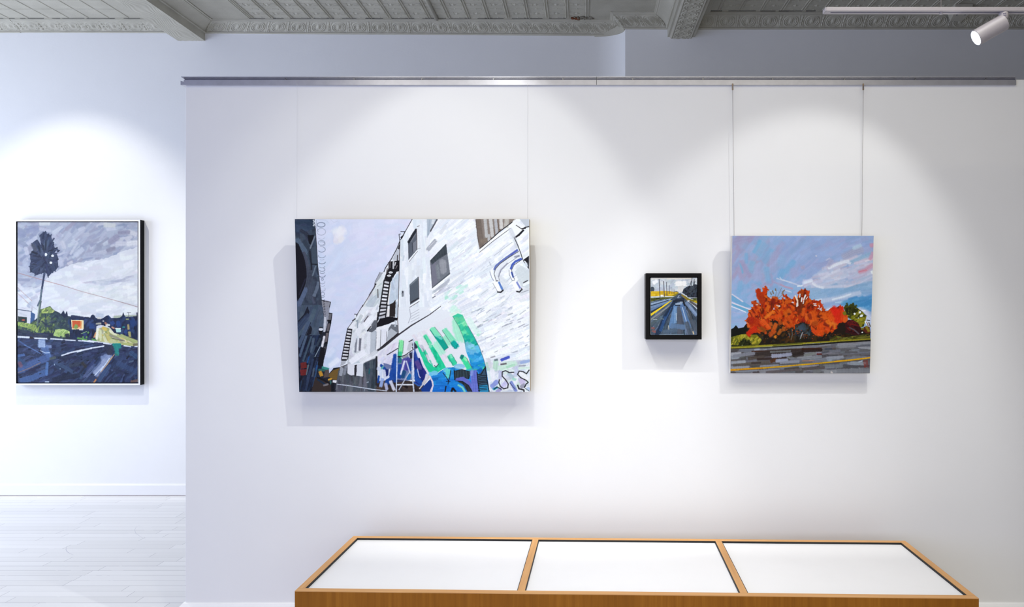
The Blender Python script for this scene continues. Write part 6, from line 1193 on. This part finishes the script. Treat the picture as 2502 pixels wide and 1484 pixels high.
def washer(x, y, z, tx, ty, tz, k, half, soft, p=2.4, col=(1, .975, .945), r=.007, reach=None):
    """track lamp with a wall-washing reflector: a cone of half angle `half` round its aim, its strength evened out down the wall in front of it (wall on the +Y side)"""
    Yd = reach if reach is not None else YP-y
    d = bpy.data.lights.new('track_or_fill_beam', 'POINT'); d.shadow_soft_size = r; d.energy = 100.; d.color = col; d.use_nodes = True
    o = bpy.data.objects.new('track_or_fill_beam', d); COL.objects.link(o); o.location = (x, y, z)
    ax = (Vector((tx, ty, tz))-Vector((x, y, z))).normalized()
    t = d.node_tree; N, Lk = t.nodes, t.links
    em = N['Emission']; tc = N.new('ShaderNodeTexCoord')
    def mm(op, a, b):
        q = N.new('ShaderNodeMath'); q.operation = op
        for i, v in enumerate((a, b)):
            if isinstance(v, (int, float)): q.inputs[i].default_value = v
            else: Lk.new(v, q.inputs[i])
        return q.outputs[0]
    dt = N.new('ShaderNodeVectorMath'); dt.operation = 'DOT_PRODUCT'; Lk.new(tc.outputs['Normal'], dt.inputs[0]); dt.inputs[1].default_value = ax
    def smooth(v, a, b):
        q = N.new('ShaderNodeMapRange'); q.interpolation_type = 'SMOOTHSTEP'; Lk.new(v, q.inputs['Value'])
        for nme, val in (('From Min', a), ('From Max', b), ('To Min', 0.), ('To Max', 1.)): q.inputs[nme].default_value = val
        return q.outputs['Result']
    edge = smooth(dt.outputs['Value'], math.cos(math.radians(half+soft)), math.cos(math.radians(half-soft)))
    sp = N.new('ShaderNodeSeparateXYZ'); Lk.new(tc.outputs['Normal'], sp.inputs[0])
    dy = mm('MAXIMUM', sp.outputs['Y'], .05)
    even = mm('POWER', dy, -p)
    fade = smooth(sp.outputs['Y'], .16, .36)
    # on the wall this gives k * pi * dy^(3-p)
    Lk.new(mm('MULTIPLY', mm('MULTIPLY', mm('MULTIPLY', edge, even), fade), k*Yd*Yd*4*PI*PI*PI/100.), em.inputs['Strength'])
    return o
LX = EYE
def tint(r, g, b):
    """power and colour of a lamp from its three channels"""
    m = max(r, g, b); return m, (r/m, g/m, b/m)
def wash(rgb, *a, **kw):
    k, c = tint(*rgb); return washer(*a[:6], k, *a[6:], col=c, **kw)
def lamp(rgb, watts, *a, deg=0, blend=1., r=.03):
    k, c = tint(*rgb); return spot(*a, watts*k, deg, blend, c, r)
def daylight_or_fill(rgb, watts, *a):
    k, c = tint(*rgb); return area(*a, watts*k, c)
# three track lamps in front of the partition, just above the picture
wash((.080, .081, .077), -.37, 2.33, LX+1.36, -.52, YP, LX+.20, 33.5, 4, p=2.15)
wash((.038, .037, .033), -1.10, 2.33, LX+1.36, -.85, YP, LX+.0, 36, 8, p=2.15)
wash((.092, .092, .090), 1.18, 2.42, LX+1.08, .99, YP, LX+.10, 35.5, 5.5, p=2.1)
# track lamp over the palm painting, then an added fill brightening the floor
wash((.17, .165, .15), -4.0, 4.65, LX+1.78, -3.95, YL, LX+.25, 38, 9, p=2.15, reach=YL-4.65)
lamp((1.30, 1.28, 1.24), 100, -3.3, 3.9, LX+1.9, -3.1, 4.2, 0, deg=110, r=.2)
# added overhead fills brightening the lower wall and the display case top
daylight_or_fill((.49, .46, .37), 60, .2, 1.3, LX+1.75, .2, 1.8, 0, 3.6, .8)
o = daylight_or_fill((.15, .15, .152), 40, .30, 1.95, LX+1.6, .32, 2.66, .5, 2.3, .4); o.data.spread = math.radians(66)
# daylight: side window far left, shop front behind the viewer; then two added soft fills
daylight_or_fill((.95, 1.06, 1.28), 130, -6.8, 3.6, 1.7, 0, 4.0, 1.5, 2.6, 2.6)
daylight_or_fill((.14, .18, .46), 110, -5.0, -1.2, 1.7, -.8, 3.1, 1.2, 3.0, 2.4)
daylight_or_fill((.42, .47, .62), 60, -.9, -.6, 1.5, -.3, YP, 1.0, 2.2, 1.4)  # added cool fill facing the partition, not a window
daylight_or_fill((.31, .285, .24), 60, 1.1, -.6, 1.5, .8, YP, 1.0, 2.2, 1.4)  # added warm fill for the right part of the partition
w = bpy.data.worlds.new('daylight_or_fill'); sc.world = w; w.use_nodes = True
w.node_tree.nodes['Background'].inputs[0].default_value = (.84, .90, 1.0, 1); w.node_tree.nodes['Background'].inputs[1].default_value = .004
# ================================================================ camera
cd = bpy.data.cameras.new('camera'); cam = bpy.data.objects.new('camera', cd); COL.objects.link(cam)
cam.location = (0, 0, EYE); cam.rotation_euler = (PI/2, 0, 0)
cd.sensor_width = 36; cd.sensor_fit = 'HORIZONTAL'; cd.lens = F/2502*36; cd.clip_start = .05
cd.shift_x = -(CX-1251)/2502; cd.shift_y = (CY-742)/2502
sc.camera = cam
vs_ = sc.view_settings; vs_.view_transform = 'Standard'; vs_.look = 'None'; vs_.gamma = 1; vs_.exposure = 0.; vs_.use_curve_mapping = False
